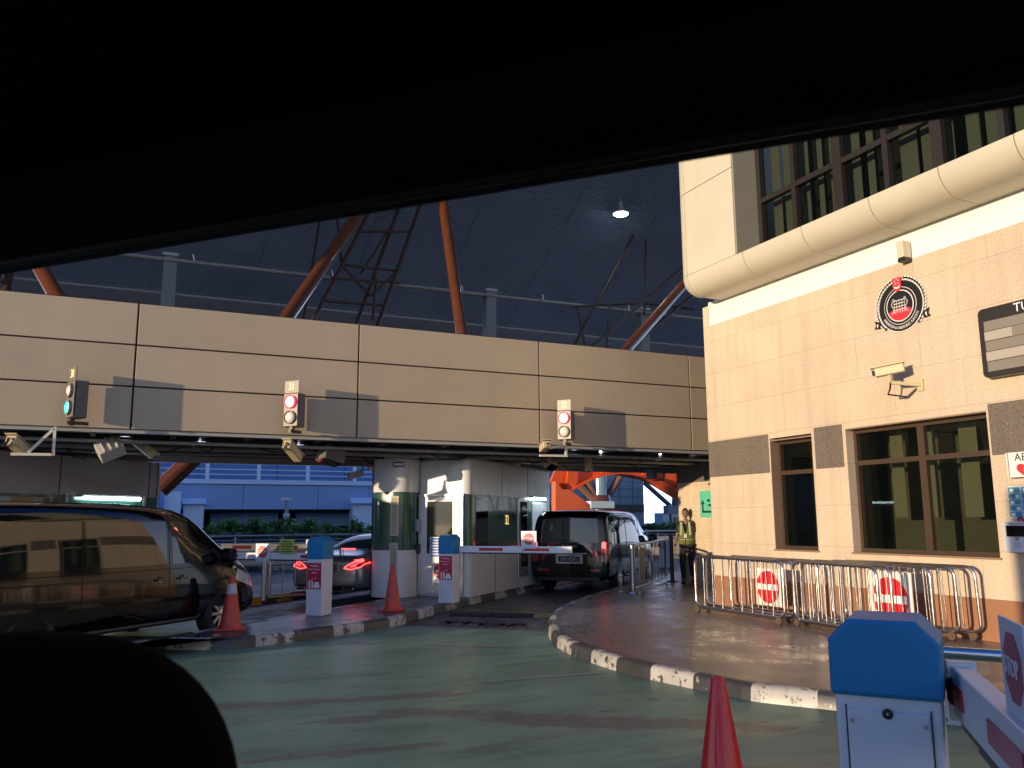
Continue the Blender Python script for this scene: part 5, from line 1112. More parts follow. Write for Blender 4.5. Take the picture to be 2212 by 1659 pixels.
# local frame: +y is where the person faces, +x the person's right hand side
def skinned(name, nodes, edges, mat, sub=2, par=None, root=0):
    me = bpy.data.meshes.new(name); me.from_pydata([n[:3] for n in nodes], edges, []); me.materials.append(mat); o = bpy.data.objects.new(name, me); C.objects.link(o)
    o.modifiers.new('skin', 'SKIN').use_smooth_shade = True
    for i, n in enumerate(nodes): sv_ = me.skin_vertices[0].data[i]; r = n[3]; sv_.radius = r if isinstance(r, tuple) else (r, r); sv_.use_root = (i == root)
    m = o.modifiers.new('s', 'SUBSURF'); m.levels = sub; m.render_levels = sub; bake(o); o.data.polygons.foreach_set('use_smooth', [True] * len(o.data.polygons))
    if par is not None: o.parent = par
    return o
# joints: hips, legs (right leg forward with lifted heel), torso, arms
B = [(0, 0, .93, (.13, .10)), (0, .005, 1.10, (.115, .085)), (0, .01, 1.28, (.135, .095)), (0, .01, 1.40, (.12, .08)), (0, .015, 1.49, .052), (0, .025, 1.55, .05),
     (.155, .01, 1.405, .055), (.215, -.02, 1.17, .040), (.255, .10, .95, .030), (.262, .13, .885, .026),
     (-.155, .01, 1.405, .055), (-.20, -.03, 1.16, .040), (-.215, -.02, .94, .030), (-.215, -.01, .875, .026),
     (.085, .01, .86, .085), (.10, .12, .50, .058), (.10, -.02, .12, .042), (.10, .02, .05, .040), (.10, .14, .035, .034),
     (-.085, .0, .86, .085), (-.10, .0, .49, .058), (-.105, -.16, .16, .042), (-.105, -.15, .085, .040), (-.105, -.03, .035, .034)]
Ee = [(0, 1), (1, 2), (2, 3), (3, 4), (4, 5), (3, 6), (6, 7), (7, 8), (8, 9), (3, 10), (10, 11), (11, 12), (12, 13), (0, 14), (14, 15), (15, 16), (16, 17), (17, 18), (0, 19), (19, 20), (20, 21), (21, 22), (22, 23)]
skinned('body', B, Ee, skin_m, 2, g)
def grow(idx, k): 
    out = []
    for i in idx: x_, y_, z_, r = B[i]; r = tuple(q + k for q in r) if isinstance(r, tuple) else r + k; out.append((x_, y_, z_, r))
    return out
def sub_skin(name, idx, edges, k, mat, extra=()):
    m_ = {v: i for i, v in enumerate(idx)}; return skinned(name, grow(idx, k) + list(extra), [(m_[a], m_[b]) for a, b in edges], mat, 2, g)
sub_skin('trousers', [0, 14, 15, 16, 19, 20, 21], [(0, 14), (14, 15), (15, 16), (0, 19), (19, 20), (20, 21)], .020, cloth_b)
n_ = [(0, 0, .95, (.15, .118)), (0, .005, 1.10, (.132, .102)), (0, .01, 1.28, (.15, .11)), (0, .01, 1.42, (.125, .088)), (.16, .01, 1.41, .070), (.195, -.008, 1.26, .062), (.205, -.015, 1.20, .060), (-.16, .01, 1.41, .070), (-.188, -.012, 1.26, .062), (-.195, -.02, 1.20, .060)]
skinned('shirt', n_, [(0, 1), (1, 2), (2, 3), (3, 4), (4, 5), (5, 6), (3, 7), (7, 8), (8, 9)], cloth_b, 2, g)
# vest as an open shell: front halves with V neck, back
vs, fs = [], []; nA, nZ = 28, 9
def vr(z): 
    t_ = (z - .93) / .52; return .178 - .018 * math.sin(math.pi * min(1, t_ * 1.2)) + .012 * t_, .142 - .010 * t_
for i in range(nZ + 1):
    z = .93 + (1.47 - .93) * i / nZ
    for j in range(nA + 1):
        a = R(92) + (2 * math.pi - R(4)) * j / nA; rx, ry = vr(z)
        front = math.sin(a) > .2; open_ = max(0, (z - 1.20) / .27) if front else 0
        ca, sa = math.cos(a), math.sin(a)
        if z > 1.33 and abs(ca) > .72: rx *= 1 - (z - 1.33) * 1.6
        x_ = rx * ca; 
        if front and abs(x_) < .085 * open_: x_ = math.copysign(.085 * open_, x_ if abs(x_) > 1e-4 else (1 if j > nA / 2 else -1))
        ry2 = ry * (1 - .28 * max(0, (z - 1.33) / .14)); vs.append(V((x_, .008 + ry2 * sa, z + (.015 if z > 1.4 else 0))))
fs = [[i * (nA + 1) + j, i * (nA + 1) + j + 1, (i + 1) * (nA + 1) + j + 1, (i + 1) * (nA + 1) + j] for i in range(nZ) for j in range(nA)]
ve = MB().add(vs, fs).build('safety_vest', vest_m, g, world=False, smooth=60); sm = ve.modifiers.new('s', 'SOLIDIFY'); sm.thickness = .008; sm.offset = 1
for x_ in (-.10, .10): MB().box((x_, .135, 1.30), (.045, .012, .30), rot=Matrix.Rotation(R(-4 if x_ > 0 else 4), 3, 'Y')).build('reflective_strip', vest_g, ve, world=False)
MB().tube([(.178 * math.cos(a), .008 + .142 * math.sin(a), 1.045) for a in [2 * math.pi * k / 30 for k in range(30)]], .010, 6, closed=True).build('reflective_strip', vest_g, ve, world=False)
MB().tube([(-.05, .12, 1.45), (-.035, .155, 1.30), (0, .165, 1.18), (.035, .155, 1.30), (.05, .12, 1.45)], .006, 6).build('lanyard', black, g, world=False)
MB().box((0, .165, 1.13), (.06, .012, .09)).build('id_card', M('card', (.45, .45, .47), .4), g, world=False)
MB().tube([(.158 * math.cos(a), .12 * math.sin(a), .955) for a in [2 * math.pi * k / 24 for k in range(24)]], .02, 6, closed=True).build('belt', black, g, world=False)
MB().box((.15, .03, .93), (.05, .09, .10)).build('pouch', black, g, world=False, bevel=.015)
for s, (x_, y_, z_) in ((1, (.10, .08, .035)), (-1, (-.105, -.09, .05))):
    MB().add(*(lambda q: ([V(p) for p in q[0]], q[1]))((lambda n_=14: ([(x_ + (.048 - .006 * (k == 2)) * math.cos(2 * math.pi * j / n_), y_ + .135 * math.sin(2 * math.pi * j / n_), z_ - .035 + (0, .03, .075)[k] + (0.02 if (k == 2 and math.sin(2 * math.pi * j / n_) < 0) else 0)) for k in range(3) for j in range(n_)], [[k * n_ + j, k * n_ + (j + 1) % n_, (k + 1) * n_ + (j + 1) % n_, (k + 1) * n_ + j] for k in range(2) for j in range(n_)] + [list(range(n_))[::-1], list(range(2 * n_, 3 * n_))]))())).build('shoe', black, g, world=False, smooth=50, subd=1)
# head with a face
hv, hf = [], []; nu, nv = 24, 18; hcx = V((0, .045, 1.655))
for j in range(nv + 1):
    ph = -math.pi / 2 + math.pi * j / nv
    for i in range(nu):
        th = 2 * math.pi * i / nu; x_, y_, z_ = math.cos(ph) * math.cos(th), math.cos(ph) * math.sin(th), math.sin(ph)
        rx, ry, rz = .076, .095, .115
        if z_ < -.1: rx *= 1 + .30 * (z_ + .1) ; ry *= 1 + .12 * (z_ + .1) 
        p = V((x_ * rx, y_ * ry, z_ * rz))
        if y_ > .55:
            p.y += .020 * math.exp(-((p.x / .014) ** 2) - ((z_ + .12) / .16) ** 2)       # nose
            p.y -= .010 * (math.exp(-(((abs(p.x) - .03) / .014) ** 2) - ((z_ - .08) / .10) ** 2))  # eye sockets
            p.y += .006 * math.exp(-((p.x / .028) ** 2) - ((z_ + .48) / .10) ** 2)          # lips
        hv.append(hcx + p)
hf = [[j * nu + i, j * nu + (i + 1) % nu, (j + 1) * nu + (i + 1) % nu, (j + 1) * nu + i] for j in range(nv) for i in range(nu)]
hd_ = MB().add(hv, hf).build('head', skin_m, g, world=False, smooth=80)
for s in (-1, 1):
    MB().lathe([(0, -.002), (.008, 0), (.005, .004), (0, .005)], hcx + V((s * .030, .082, .012)), 10, ax90 @ Matrix.Rotation(math.pi, 3, 'X')).build('eye', black, hd_, world=False)
    MB().box(hcx + V((s * .030, .088, .030)), (.032, .008, .006)).build('eyebrow', black, hd_, world=False); MB().box(hcx + V((s * .078, .0, .0)), (.014, .03, .055)).build('ear', skin_m, hd_, world=False, bevel=.006)
MB().box(hcx + V((0, .090, -.055)), (.042, .006, .008)).build('mouth', M('lips', (.14, .05, .04), .5), hd_, world=False, bevel=.003)
kv = [p + V((0, -.006, .004)) for p in []]
hr = MB(); vv = []; 
for j in range(9):
    ph = R(90 - 78 * j / 8)
    for i in range(nu):
        th = 2 * math.pi * i / nu; k_ = 1.10; fr = max(0, math.sin(th)); p = V((.080 * math.cos(ph) * math.cos(th) * 1.04, .098 * math.cos(ph) * math.sin(th) * 1.02 - .008 * fr, .122 * math.sin(ph) + (.052 * fr * (j / 8)) - (.05 * max(0, -math.sin(th)) * (j / 8)))); vv.append(hcx + p + V((0, -.006, .004)))
hr.add(vv, [[j * nu + i, j * nu + (i + 1) % nu, (j + 1) * nu + (i + 1) % nu, (j + 1) * nu + i] for j in range(8) for i in range(nu)]).build('hair', M('hair', (.006, .005, .005), .6, bump=.5, bs=150), g, world=False, smooth=80)
def hand(w_, d, palm_n, thumb_side):
    """hanging hand: wrist w_, pointing d"""
    w_, d, n_ = V(w_), V(d).normalized(), V(palm_n).normalized(); s_ = d.cross(n_).normalized() * thumb_side
    nodes = [(*(w_ - d * .01), .020), (*(w_ + d * .045), (.034, .016)), (*(w_ + d * .085), (.036, .014))]; ed = [(0, 1), (1, 2)]
    for k, ln_ in enumerate((.070, .080, .074, .058)):
        o = w_ + d * .085 + s_ * (.027 - .018 * k); i = len(nodes); q1 = o + d * ln_ * .5 - n_ * -.008; q2 = o + d * ln_ * .95 + n_ * (.022 + .004 * k)
        nodes += [(*o, .0095), (*q1, .0088), (*q2, .0075)]; ed += [(2, i), (i, i + 1), (i + 1, i + 2)]
    i = len(nodes); o = w_ + d * .03 + s_ * .03; nodes += [(*o, .011), (*(o + d * .03 + s_ * .016), .0095), (*(o + d * .06 + s_ * .014 + n_ * .012), .008)]; ed += [(1, i), (i, i + 1), (i + 1, i + 2)]
    return skinned('hand', nodes, ed, skin_m, 1, g)
hand((.262, .135, .875), (.05, .18, -1), (-1, 0, 0), -1); hand((-.215, -.008, .865), (0, .1, -1), (1, 0, 0), 1)
# ================================================================ beyond the lanes
bf = M('far_panel_sky_tint', (.24, .40, .68), .5, noise=.08, ns=1); bfl = M('far_pale_sky_tint', (.56, .74, .95), .45); railw = M('rail_sky_tint', (.68, .84, .97), .4)  # blue sky light put into these base colours
YB = 54
def q(x, y, Yp=YB): return py(x, y, Yp)
fb = thing('far_terminal_building', 'blue tinted grey terminal across the road with a railed deck over dark booths', 'building', (6, YB, 0))
zt_, zm, zu = q(600, 1037).z, q(600, 1047).z, q(600, 1100).z; xr = q(1228, 1100).x; xl = -18
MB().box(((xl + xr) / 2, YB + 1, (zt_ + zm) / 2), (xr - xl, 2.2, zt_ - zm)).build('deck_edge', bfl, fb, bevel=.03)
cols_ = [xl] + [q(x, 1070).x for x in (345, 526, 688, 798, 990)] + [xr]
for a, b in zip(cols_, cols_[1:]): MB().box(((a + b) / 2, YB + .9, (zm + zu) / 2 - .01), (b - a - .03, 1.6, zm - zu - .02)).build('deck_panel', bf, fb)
MB().box(((xl + xr) / 2, YB + 3.9, zt_ + 2.2), (xr - xl, .3, 5.4)).build('rear_wall', M('far_wall_sky_tint', (.12, .24, .48), .55, noise=.1, ns=.6), fb)  # wall colour carries the blue of the sky light
for x in (430, 600, 745, 890): MB().box((q(x, 1000, YB + 3.7).x, YB + 3.73, zt_ + 2.2), (.03, .03, 4.5)).build('wall_seam', joint, fb)
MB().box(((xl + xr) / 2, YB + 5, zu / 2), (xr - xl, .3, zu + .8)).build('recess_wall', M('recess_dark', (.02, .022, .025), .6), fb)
MB().box(((xl + xr) / 2, YB + 3, zu - .1), (xr - xl, 4, .12)).build('recess_ceiling', soffit, fb)
# booths in the recess
for x0, x1, y0, y1 in ((455, 600, 1108, 1137), (640, 760, 1108, 1136)):
    a, b = q(x0, y0, YB + 3), q(x1, y1, YB + 3); MB().box(((a.x + b.x) / 2, YB + 3.3, (a.z + b.z) / 2), (b.x - a.x, .6, a.z - b.z)).build('booth_fascia', bf, fb)
    MB().box(((a.x + b.x) / 2, YB + 3.4, b.z / 2), (b.x - a.x - .1, .5, b.z - .02)).build('booth_front', glassd, fb)
c = q(712, 1119, YB + 3); MB().text('39', .8, V((c.x, YB + 3.09, c.z)), X, Z, sx=.8).build('booth_number', M('far_number', (.8, .5, .08), .5, emit=.15), fb)
for x, y, w_, h, mt in ((637, 1127, .42, .42, wht), (668, 1117, .75, .42, M('far_blue_sign', (.08, .30, .55), .5)), (657, 1128, .3, .4, greyp)): c = q(x, y, YB + 3); MB().box((c.x, YB + 3.08, c.z), (w_, .03, h)).build('sign_board', mt, fb)
c = q(637, 1127, YB + 3); MB().box((c.x, YB + 3.06, c.z), (.2, .012, .06)).build('sign_mark', black, fb)
for x0, x1, y0 in ((396, 444, 1075), (762, 812, 1074)):
    a, b = q(x0, y0, YB - .5), q(x1, y0 + 12, YB - .5); MB().box(((a.x + b.x) / 2, YB + .1, b.z / 2), (b.x - a.x - .12, 1.0, b.z)).build('kiosk', bfl, fb)
    MB().prism([V((a.x - .05, YB - .95, b.z - .05)), V((a.x - .05, YB + .7, a.z + .2)), V((a.x - .05, YB + .7, b.z - .05))], (b.x - a.x + .1, 0, 0)).build('kiosk_awning', railw, fb)
a = q(374, 1062, YB - 1); MB().cyl(V((a.x, a.y, 0)), a, .47, n=28).build('round_column', bfl, fb, smooth=40)
# railing on the deck
rl = thing('deck_railing', 'blue tinted white railing with flat posts on the far deck', 'railing', (6, YB, zt_))
zs = [q(560, y).z for y in (978, 991, 1003, 1015, 1026)]
for z in zs: MB().cyl((xl, YB + .05, z), (xr, YB + .05, z), .035, n=8).build('rail', railw, rl)
pxs = [q(x, 1000).x for x in (449, 560, 665, 765)]; dx = pxs[1] - pxs[0]
for i in range(-4, 11): MB().box((pxs[0] + dx * i, YB - .02, (zs[0] + .1 + zt_) / 2), (.22, .05, zs[0] + .1 - zt_)).build('post', railw, rl)
# stone hall at the right end, blue sky light put into its colour
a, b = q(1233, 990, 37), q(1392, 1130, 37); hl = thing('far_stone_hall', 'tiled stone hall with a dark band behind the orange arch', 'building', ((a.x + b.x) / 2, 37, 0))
MB().box(((a.x + b.x) / 2, 39, 4.3), (b.x - a.x, 4, 8.6)).build('wall', M('hall_stone_sky_tint', (.22, .36, .52), .6, noise=.07, ns=4), hl)
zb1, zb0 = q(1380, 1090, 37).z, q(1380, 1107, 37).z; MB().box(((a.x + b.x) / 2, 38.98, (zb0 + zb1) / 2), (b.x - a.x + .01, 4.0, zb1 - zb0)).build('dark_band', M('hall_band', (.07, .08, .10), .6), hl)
mb = MB()
for y in (1026, 1040, 1056, 1073): z = q(1320, y, 37).z; mb.box(((a.x + b.x) / 2, 36.996, z), (b.x - a.x, .012, .03))
for i, x in enumerate((1262, 1288, 1312, 1338, 1366)): mb.box((q(x, 1050, 37).x, 36.994, 4.3), (.03, .012, 5))
mb.build('tile_joint', M('tile_gap', (.12, .14, .17), .8), hl)
# struts behind the beam at left and centre
tube_thing('lean_strut', 'thick brown tube leaning behind the left booth, before the far railing', q(345, 1058, 24), q(440, 968, 24), .24, brown, group='leaning struts below the beam')
tube_thing('lean_strut', 'brown tube leaning down to the left of the rounded green pillar', q(788, 978, 26), q(862, 1082, 26), .15, brown, group='leaning struts below the beam')
# orange arch
def aq(x, y, Yp=27): return py(x, y, Yp)
ar = thing('orange_arch', 'big bright orange steel arch seen under the beam behind the black van', 'arch', aq(1355, 1060))
low = [(1216, 1061), (1232, 1053), (1247, 1045), (1268, 1035), (1288, 1027), (1305, 1024), (1330, 1021), (1355, 1023), (1380, 1028), (1397, 1032), (1421, 1042), (1446, 1057), (1479, 1077), (1512, 1096), (1545, 1118)]
upp = [(1545, 1060), (1509, 1037), (1490, 1023), (1467, 1007), (1440, 985), (1400, 960), (1340, 950), (1270, 960), (1222, 990), (1200, 1015), (1190, 1040)]
MB().prism([aq(*p) for p in low + upp], Y * .12).build('web_plate', orange, ar)
for i, (s0, s1) in enumerate(zip(low, low[1:])): pass
mb = MB(); lo3 = [aq(*p) - Y * .38 for p in low]; lo4 = [aq(*p) + Y * .5 for p in low]
n = len(low); mb.add(lo3 + lo4 + [p - Z * .07 for p in lo3 + lo4], [[i, i + 1, n + i + 1, n + i] for i in range(n - 1)] + [[2 * n + i, 2 * n + i + 1, 3 * n + i + 1, 3 * n + i] for i in range(n - 1)] + [[i, i + 1, 2 * n + i + 1, 2 * n + i] for i in range(n - 1)])
mb.build('lower_flange', orange, ar)
for (x0, y0), (x1, y1), w_ in (((1303, 985), (1302, 1023), .16), ((1391, 990), (1390, 1029), .16), ((1490, 1022), (1458, 1066), .20), ((1232, 1000), (1226, 1055), .14)):
    a, b = aq(x0, y0), aq(x1, y1); MB().bar(a - Y * .19, b - Y * .19, .36, w_ * .5, Y).build('stiffener', orange, ar)
MB().prism([aq(*p, 26.6) for p in ((1200, 1040), (1216, 1058), (1228, 1056), (1275, 1090), (1275, 1112), (1200, 1112))], Y * .3).build('springer_plate', M('orange_pale', (.85, .17, .06), .45), ar)
MB().tube([aq(1318, 1006, 26), aq(1360, 1010, 26), aq(1395, 1010, 26)], .02, 6).tube([aq(1340, 1012, 26), aq(1425, 1015, 26)], .02, 6).build('conduit', brownd, ar)
MB().box(aq(1349, 1011, 25.9), (.12, .1, .22)).build('beacon', M('beacon_orange', (.5, .25, .05), .5), ar)
# struts and box under the arch
st = thing('strut_cluster', 'glass column with brown struts on a white box below the orange arch', 'strut', q(1290, 1083, 31))
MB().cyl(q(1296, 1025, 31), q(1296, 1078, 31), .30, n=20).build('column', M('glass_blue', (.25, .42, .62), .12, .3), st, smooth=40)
for a_, b_ in (((1247, 1044), (1284, 1078)), ((1266, 1036), (1288, 1078)), ((1346, 1018), (1308, 1078))): MB().cyl(q(*a_, 31), q(*b_, 31), .17, n=14).build('strut', M('strut_mauve', (.22, .12, .10), .35, noise=.1), st, smooth=50)
MB().cyl(q(1296, 1070, 31), q(1296, 1084, 31), .42, .5, n=16).build('foot', brown, st, smooth=40); a, b = q(1264, 1083, 31), q(1314, 1098, 31); MB().box(((a.x + b.x) / 2, 31, (a.z + b.z) / 2), (b.x - a.x, 1.0, a.z - b.z)).build('white_box', bfl, st); MB().box(((a.x + b.x) / 2, 31.2, b.z / 2), (.7, .7, b.z)).build('pedestal', bf, st)
# second cluster against the sky
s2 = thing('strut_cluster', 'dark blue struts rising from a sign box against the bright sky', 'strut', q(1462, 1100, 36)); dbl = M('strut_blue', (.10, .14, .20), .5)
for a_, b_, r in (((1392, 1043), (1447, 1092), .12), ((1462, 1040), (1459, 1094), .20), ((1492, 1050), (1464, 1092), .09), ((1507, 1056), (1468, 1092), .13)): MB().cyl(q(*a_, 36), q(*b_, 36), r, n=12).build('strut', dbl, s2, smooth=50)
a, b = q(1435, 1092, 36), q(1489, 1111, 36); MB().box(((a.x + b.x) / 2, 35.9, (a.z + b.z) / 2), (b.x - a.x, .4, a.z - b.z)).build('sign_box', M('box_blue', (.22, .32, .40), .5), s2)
for x in (1448, 1483): p = q(x, 1111, 36); MB().cyl(V((p.x, 35.9, 0)), p, .07, n=10).build('post', dbl, s2)
a, b = q(1431, 1108, 38), q(1471, 1140, 38); kk = thing('far_kiosk', 'small pale kiosk behind the sign box, above the right hedge', 'kiosk', ((a.x + b.x) / 2, 38, 0)); MB().box(((a.x + b.x) / 2, 38.4, a.z / 2), (b.x - a.x, .8, a.z)).build('kiosk_wall', bfl, kk, bevel=.03); MB().box(((a.x + b.x) / 2 + .4, 37.97, a.z - .55), (.5, .06, .7)).build('kiosk_window', glassd, kk)
# louvred screen
ls = thing('louvre_screen', 'white horizontal louvres high behind the arch at the right', 'screen', q(1420, 1036, 41))
for y in [x * 5.2 for x in range(0, 9)]:
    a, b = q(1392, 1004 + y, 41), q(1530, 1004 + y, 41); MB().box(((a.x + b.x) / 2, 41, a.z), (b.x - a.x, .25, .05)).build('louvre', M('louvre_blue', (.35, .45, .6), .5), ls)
for x in (1400, 1450, 1500): a, b = q(x, 1000, 41), q(x, 1050, 41); MB().bar(a, b, .12, .12).build('mullion', dbl, ls)
# pole with a lamp and a camera
p0 = q(620, 1081, 34); pl_ = thing('camera_pole', 'thin grey pole with a small camera rising out of the hedge', 'pole', (p0.x, 34, 0)); MB().cyl((p0.x, 34, 0), p0, .07, n=10).build('pole', greyp, pl_, smooth=40); MB().box(p0 + V((-.05, 0, .05)), (.42, .3, .12)).box(p0 - Z * .6, (.22, .2, .2)).build('camera_head', bfl, pl_)

# planter with parapet, rail and shrubs
YP = 31.5
pt = thing('planter_wall', 'long pale concrete planter wall with a grey coping beyond the lanes', 'wall', (12, YP, 0)); zp = q(600, 1175, YP).z; x0, x1 = -12, 44
MB().box(((x0 + x1) / 2, YP + .15, zp / 2), (x1 - x0, .3, zp)).build('parapet', M('parapet', (.46, .42, .38), .6, noise=.12, ns=1.5), pt)
MB().box(((x0 + x1) / 2, YP + .15, zp + .03), (x1 - x0, .42, .06)).build('coping', M('coping', (.36, .38, .42), .5), pt); MB().box(((x0 + x1) / 2, YP + 1.6, .45), (x1 - x0, 2.4, .75)).build('soil_bed', M('soil', (.05, .04, .035), .95), pt)
struct(MB().box(((x0 + x1) / 2, YP - .5, .07), (x1 - x0, 1.0, .16)), 'far_pavement', M('far_pave', (.18, .18, .19), .5, noise=.2))
mb = MB()
for i in range(45): mb.box((x0 + .6 + i * 1.2, YP - 1.06, .075), (1.2, .12, .15), mi=i % 2)
struct(mb, 'far_kerb', [kw, kb])
hr_ = thing('planter_rail', 'shiny steel tube rail running along the front of the planter', 'rail', (12, YP, zp)); zr = q(600, 1157, YP).z
MB().cyl((x0, YP + .1, zr), (x1, YP + .1, zr), .045, n=12).build('rail_tube', steel, hr_, smooth=50); MB().cyl((x0, YP + .12, zr - .16), (x1, YP + .12, zr - .16), .03, n=8).build('lower_tube', steel_d, hr_)
for i in range(34): MB().cyl((x0 + 1 + i * 1.65, YP + .12, zp + .05), (x0 + 1 + i * 1.65, YP + .12, zr), .02, n=6).build('rail_post', steel_d, hr_)
lf = [M('leaf_green', (.06, .20, .05), .5, noise=.3, ns=8), M('leaf_light', (.13, .34, .08), .5, noise=.3, ns=8), M('leaf_dark', (.03, .10, .04), .6)]; fl_ = M('flower_violet', (.28, .16, .55), .5); stm = M('shrub_stem', (.06, .045, .03), .8)
def leaf(mb, c, s, mi):
    a = V((random.gauss(0, 1), random.gauss(0, 1), random.gauss(0, .6))).normalized(); b = a.cross(V((random.gauss(0, 1), random.gauss(0, 1), random.gauss(0, 1)))).normalized()
    mb.add([c - a * s, c + b * s * .42, c + a * s, c - b * s * .42], [[0, 1, 2, 3]], mi)
def shrub(x, y, h, w_, label='bushy green shrub in the planter'):
    t = thing('shrub', label, 'shrub', (x, y, .8), 0, 'shrubs in the planter'); mb = MB(); cl = []
    for k in range(15): a = random.uniform(0, 6.28); r = random.uniform(0, w_); cl.append(V((x + r * math.cos(a), y + r * math.sin(a) * .7, .85 + random.uniform(.15, 1) * h * (1 - .3 * r / w_))))
    for c_ in cl:
        rr = random.uniform(.13, .26)
        for k in range(38):
            d = V((random.gauss(0, 1), random.gauss(0, 1), random.gauss(0, .8))).normalized() * rr * random.uniform(.4, 1.1); leaf(mb, c_ + d, random.uniform(.055, .11), 1 if d.z > rr * .2 and random.random() < .7 else (2 if d.z < -rr * .3 else 0))
    mb.build('leaves', lf, t, recalc=False)
    for k in range(5): MB().tube([V((x + random.uniform(-.05, .05), y, .8)), cl[k].lerp(V((x, y, .8)), .5), cl[k]], [.018, .012, .006], 5).build('stem', stm, t)
x = -6.0
while x < 31:
    xx = py(840, 1140, YP + 1.1).x
    shrub(x, YP + 1.2 + random.uniform(-.25, .25), random.uniform(.55, 1.0), random.uniform(.5, .7), 'bushy green shrub in the long planter beyond the lanes'); x += random.uniform(.5, .8)
mb = MB()
for i in range(30):
    x = random.uniform(-3, 14)
    for k in range(26): leaf(mb, V((x + random.gauss(0, .22), YP + random.uniform(.2, .55), zp + random.uniform(.0, .42))), .05, 0 if k % 3 else 1)
tag(mb.build('violet_flowers', [fl_, lf[0]], recalc=False), 'small violet flowers spilling along the front of the planter', 'flowers', kind='stuff')

# far barrier arms
def far_gate(x0, x1, y, Yp, label, dark):
    a, b = py(x0, y, Yp), py(x1, y, Yp); t = thing('far_barrier_gate', label, 'barrier gate', V((b.x, Yp, 0)), 0, 'barrier gates of the farther lanes'); m = MB().bar(a, b, .06, .17).build('boom_arm', whitep if not dark else greyp, t)
    d = (b - a).normalized(); l = (b - a).length
    for u0, u1 in ((.12, .32), (.62, .85)): MB().bar(a + d * l * u0 - Y * .034, a + d * l * u1 - Y * .034, .006, .09).build('reflector', redp if not dark else M('dark_reflector', (.16, .02, .03), .4), m)
    MB().box((b.x + .1, Yp, b.z / 2 + .1), (.32, .34, b.z + .2)).build('cabinet', cabm, t, bevel=.02); return t
far_gate(478, 668, 1182, 22.5, 'grey barrier arm of the next lane behind the white arm', True)
far_gate(1398, 1432, 1177, 25, 'short red and white barrier arm right of the black van in lane 32', False)

# unseen hall added at left to keep low sun off the road beyond
sh2 = thing('shade_hall', 'plain unseen hall added at the left to shade the road beyond', 'building', (-30, 41, 0))
MB().box((-30, 41, 5), (10, 43, 10)).build('wall', bf, sh2); MB().box((-30, 41, 10.2), (11, 44, .4)).build('roof', greyp, sh2)
for i in range(7): MB().box((-24.98, 22.5 + i * 4.4, 2.2), (.06, 2.4, 1.6)).build('window', glassd, sh2)

# trees behind the stone building, out of view, mirrored in the van's side
bark = M('bark', (.06, .045, .035), .9, noise=.3, ns=10, bump=.4, bs=20)
def tree(x, y, h, label):
    t = thing('tree', label, 'tree', (x, y, 0), 0, 'trees behind the stone building'); tr = MB(); ends = []
    def grow_(p, d, l, r, k):
        e = p + d * l; tr.tube([p, p.lerp(e, .5) + V((random.gauss(0, .04), random.gauss(0, .04), 0)) * l, e], [r, r * .8, r * .6], 6)
        if k == 0: ends.append(e); return
        for i in range(3): grow_(e, (d + V((random.gauss(0, .6), random.gauss(0, .6), random.gauss(.1, .3)))).normalized(), l * random.uniform(.6, .8), r * .55, k - 1)
    grow_(V((x, y, 0)), Z.copy(), h * .32, .18, 4); tr.build('trunk', bark, t, smooth=60); mb = MB()
    for e in ends:
        for k in range(34): leaf(mb, e + V((random.gauss(0, .34), random.gauss(0, .3), random.gauss(0, .25))), random.uniform(.07, .13), random.choice((0, 1, 2)))
    mb.build('crown', lf, t, recalc=False)
for i, (x, y, h) in enumerate(((21, 22.5, 5.5), (24, 26, 7), (27.5, 24.5, 6), (31, 27, 7), (35, 25, 6))): tree(x, y, h, 'leafy tree in the row behind the stone building, hidden by it')
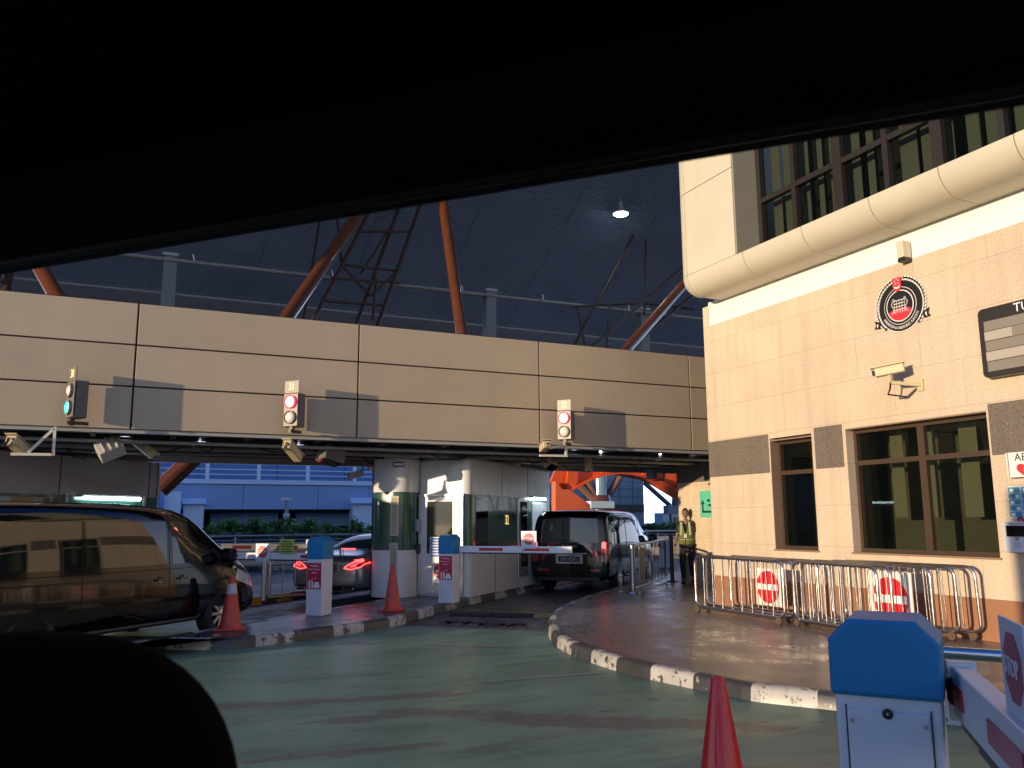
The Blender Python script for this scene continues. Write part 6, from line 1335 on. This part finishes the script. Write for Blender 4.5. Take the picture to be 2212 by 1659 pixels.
# ================================================================ our own car around us
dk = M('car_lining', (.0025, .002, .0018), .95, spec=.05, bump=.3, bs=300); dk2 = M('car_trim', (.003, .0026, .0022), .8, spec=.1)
h0 = on(1106, 424, L, L * .68); hz = h0.z
t = thing('car_roof_lining', 'black roof lining and windscreen rail of the car we sit in, across the top', 'car roof', (h0.x, h0.y, hz))
c0 = V((h0.x, h0.y, hz)) - P * P.dot(h0)
def sec(u, z): return c0 + L * u + Z * z
prof = [(.012, .012), (0, .006), (-.03, .008), (-.07, .02), (-.09, .04), (-.10, .07), (.05, .07), (.035, .045)]
MB().prism([sec(u, z) - P * 1.1 for u, z in prof], P * 2.5).build('windscreen_rail', dk2, t, smooth=50)
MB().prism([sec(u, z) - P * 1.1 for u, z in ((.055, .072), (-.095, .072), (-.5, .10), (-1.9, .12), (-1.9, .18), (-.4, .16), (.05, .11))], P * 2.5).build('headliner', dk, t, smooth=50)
sh_ = M('car_shell', (.006, .006, .007), .7)
for c_ in (-.98, .93): MB().prism([lane(c_, .3, .45), lane(c_, -2.2, .45), lane(c_, -2.2, 1.08), lane(c_, .3, 1.02)], P * .05).build('door_panel', sh_, t)
for c_ in (-.95, .9): MB().bar(lane(c_, -2.1, 1.05), lane(c_, -1.9, hz + .10), .08, .12).build('rear_pillar', sh_, t)
# head restraint at the lower left
hc = on(70, 1815, L, L * .50); t = thing('car_headrest', 'black rounded seat back at the lower left, very close', 'car seat', V((hc.x, hc.y, hc.z - .25)), LA)
vs = []; fs = []; nu, nv = 40, 24
se = lambda c_, e: math.copysign(abs(c_) ** e, c_)
for j in range(nv + 1):
    ph = -math.pi / 2 + math.pi * j / nv
    for i in range(nu): th = 2 * math.pi * i / nu; vs.append(hc + P * (.185 * se(math.cos(ph), .75) * se(math.cos(th), .8)) + L * (.07 * se(math.cos(ph), .75) * se(math.sin(th), .8)) + Z * (.155 * se(math.sin(ph), .75)))
fs = [[j * nu + i, j * nu + (i + 1) % nu, (j + 1) * nu + (i + 1) % nu, (j + 1) * nu + i] for j in range(nv) for i in range(nu)]
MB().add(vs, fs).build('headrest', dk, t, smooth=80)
MB().box(hc - Z * .40, (.46, .10, .60), rz=-LA).build('seat_back', dk, t, bevel=.05)
for s in (-.05, .05): MB().cyl(hc + P * s - Z * .2, hc + P * s - Z * .1, .006).build('headrest_rod', steel_d, t)

MB().tube([sec(-.045, -.001) - P * .99, sec(-.045, -.001) + P * 1.38], .006, 8).build('rubber_seal', M('seal_dark', (.008, .006, .005), .5, spec=.2), bpy.data.objects['car_roof_lining'])
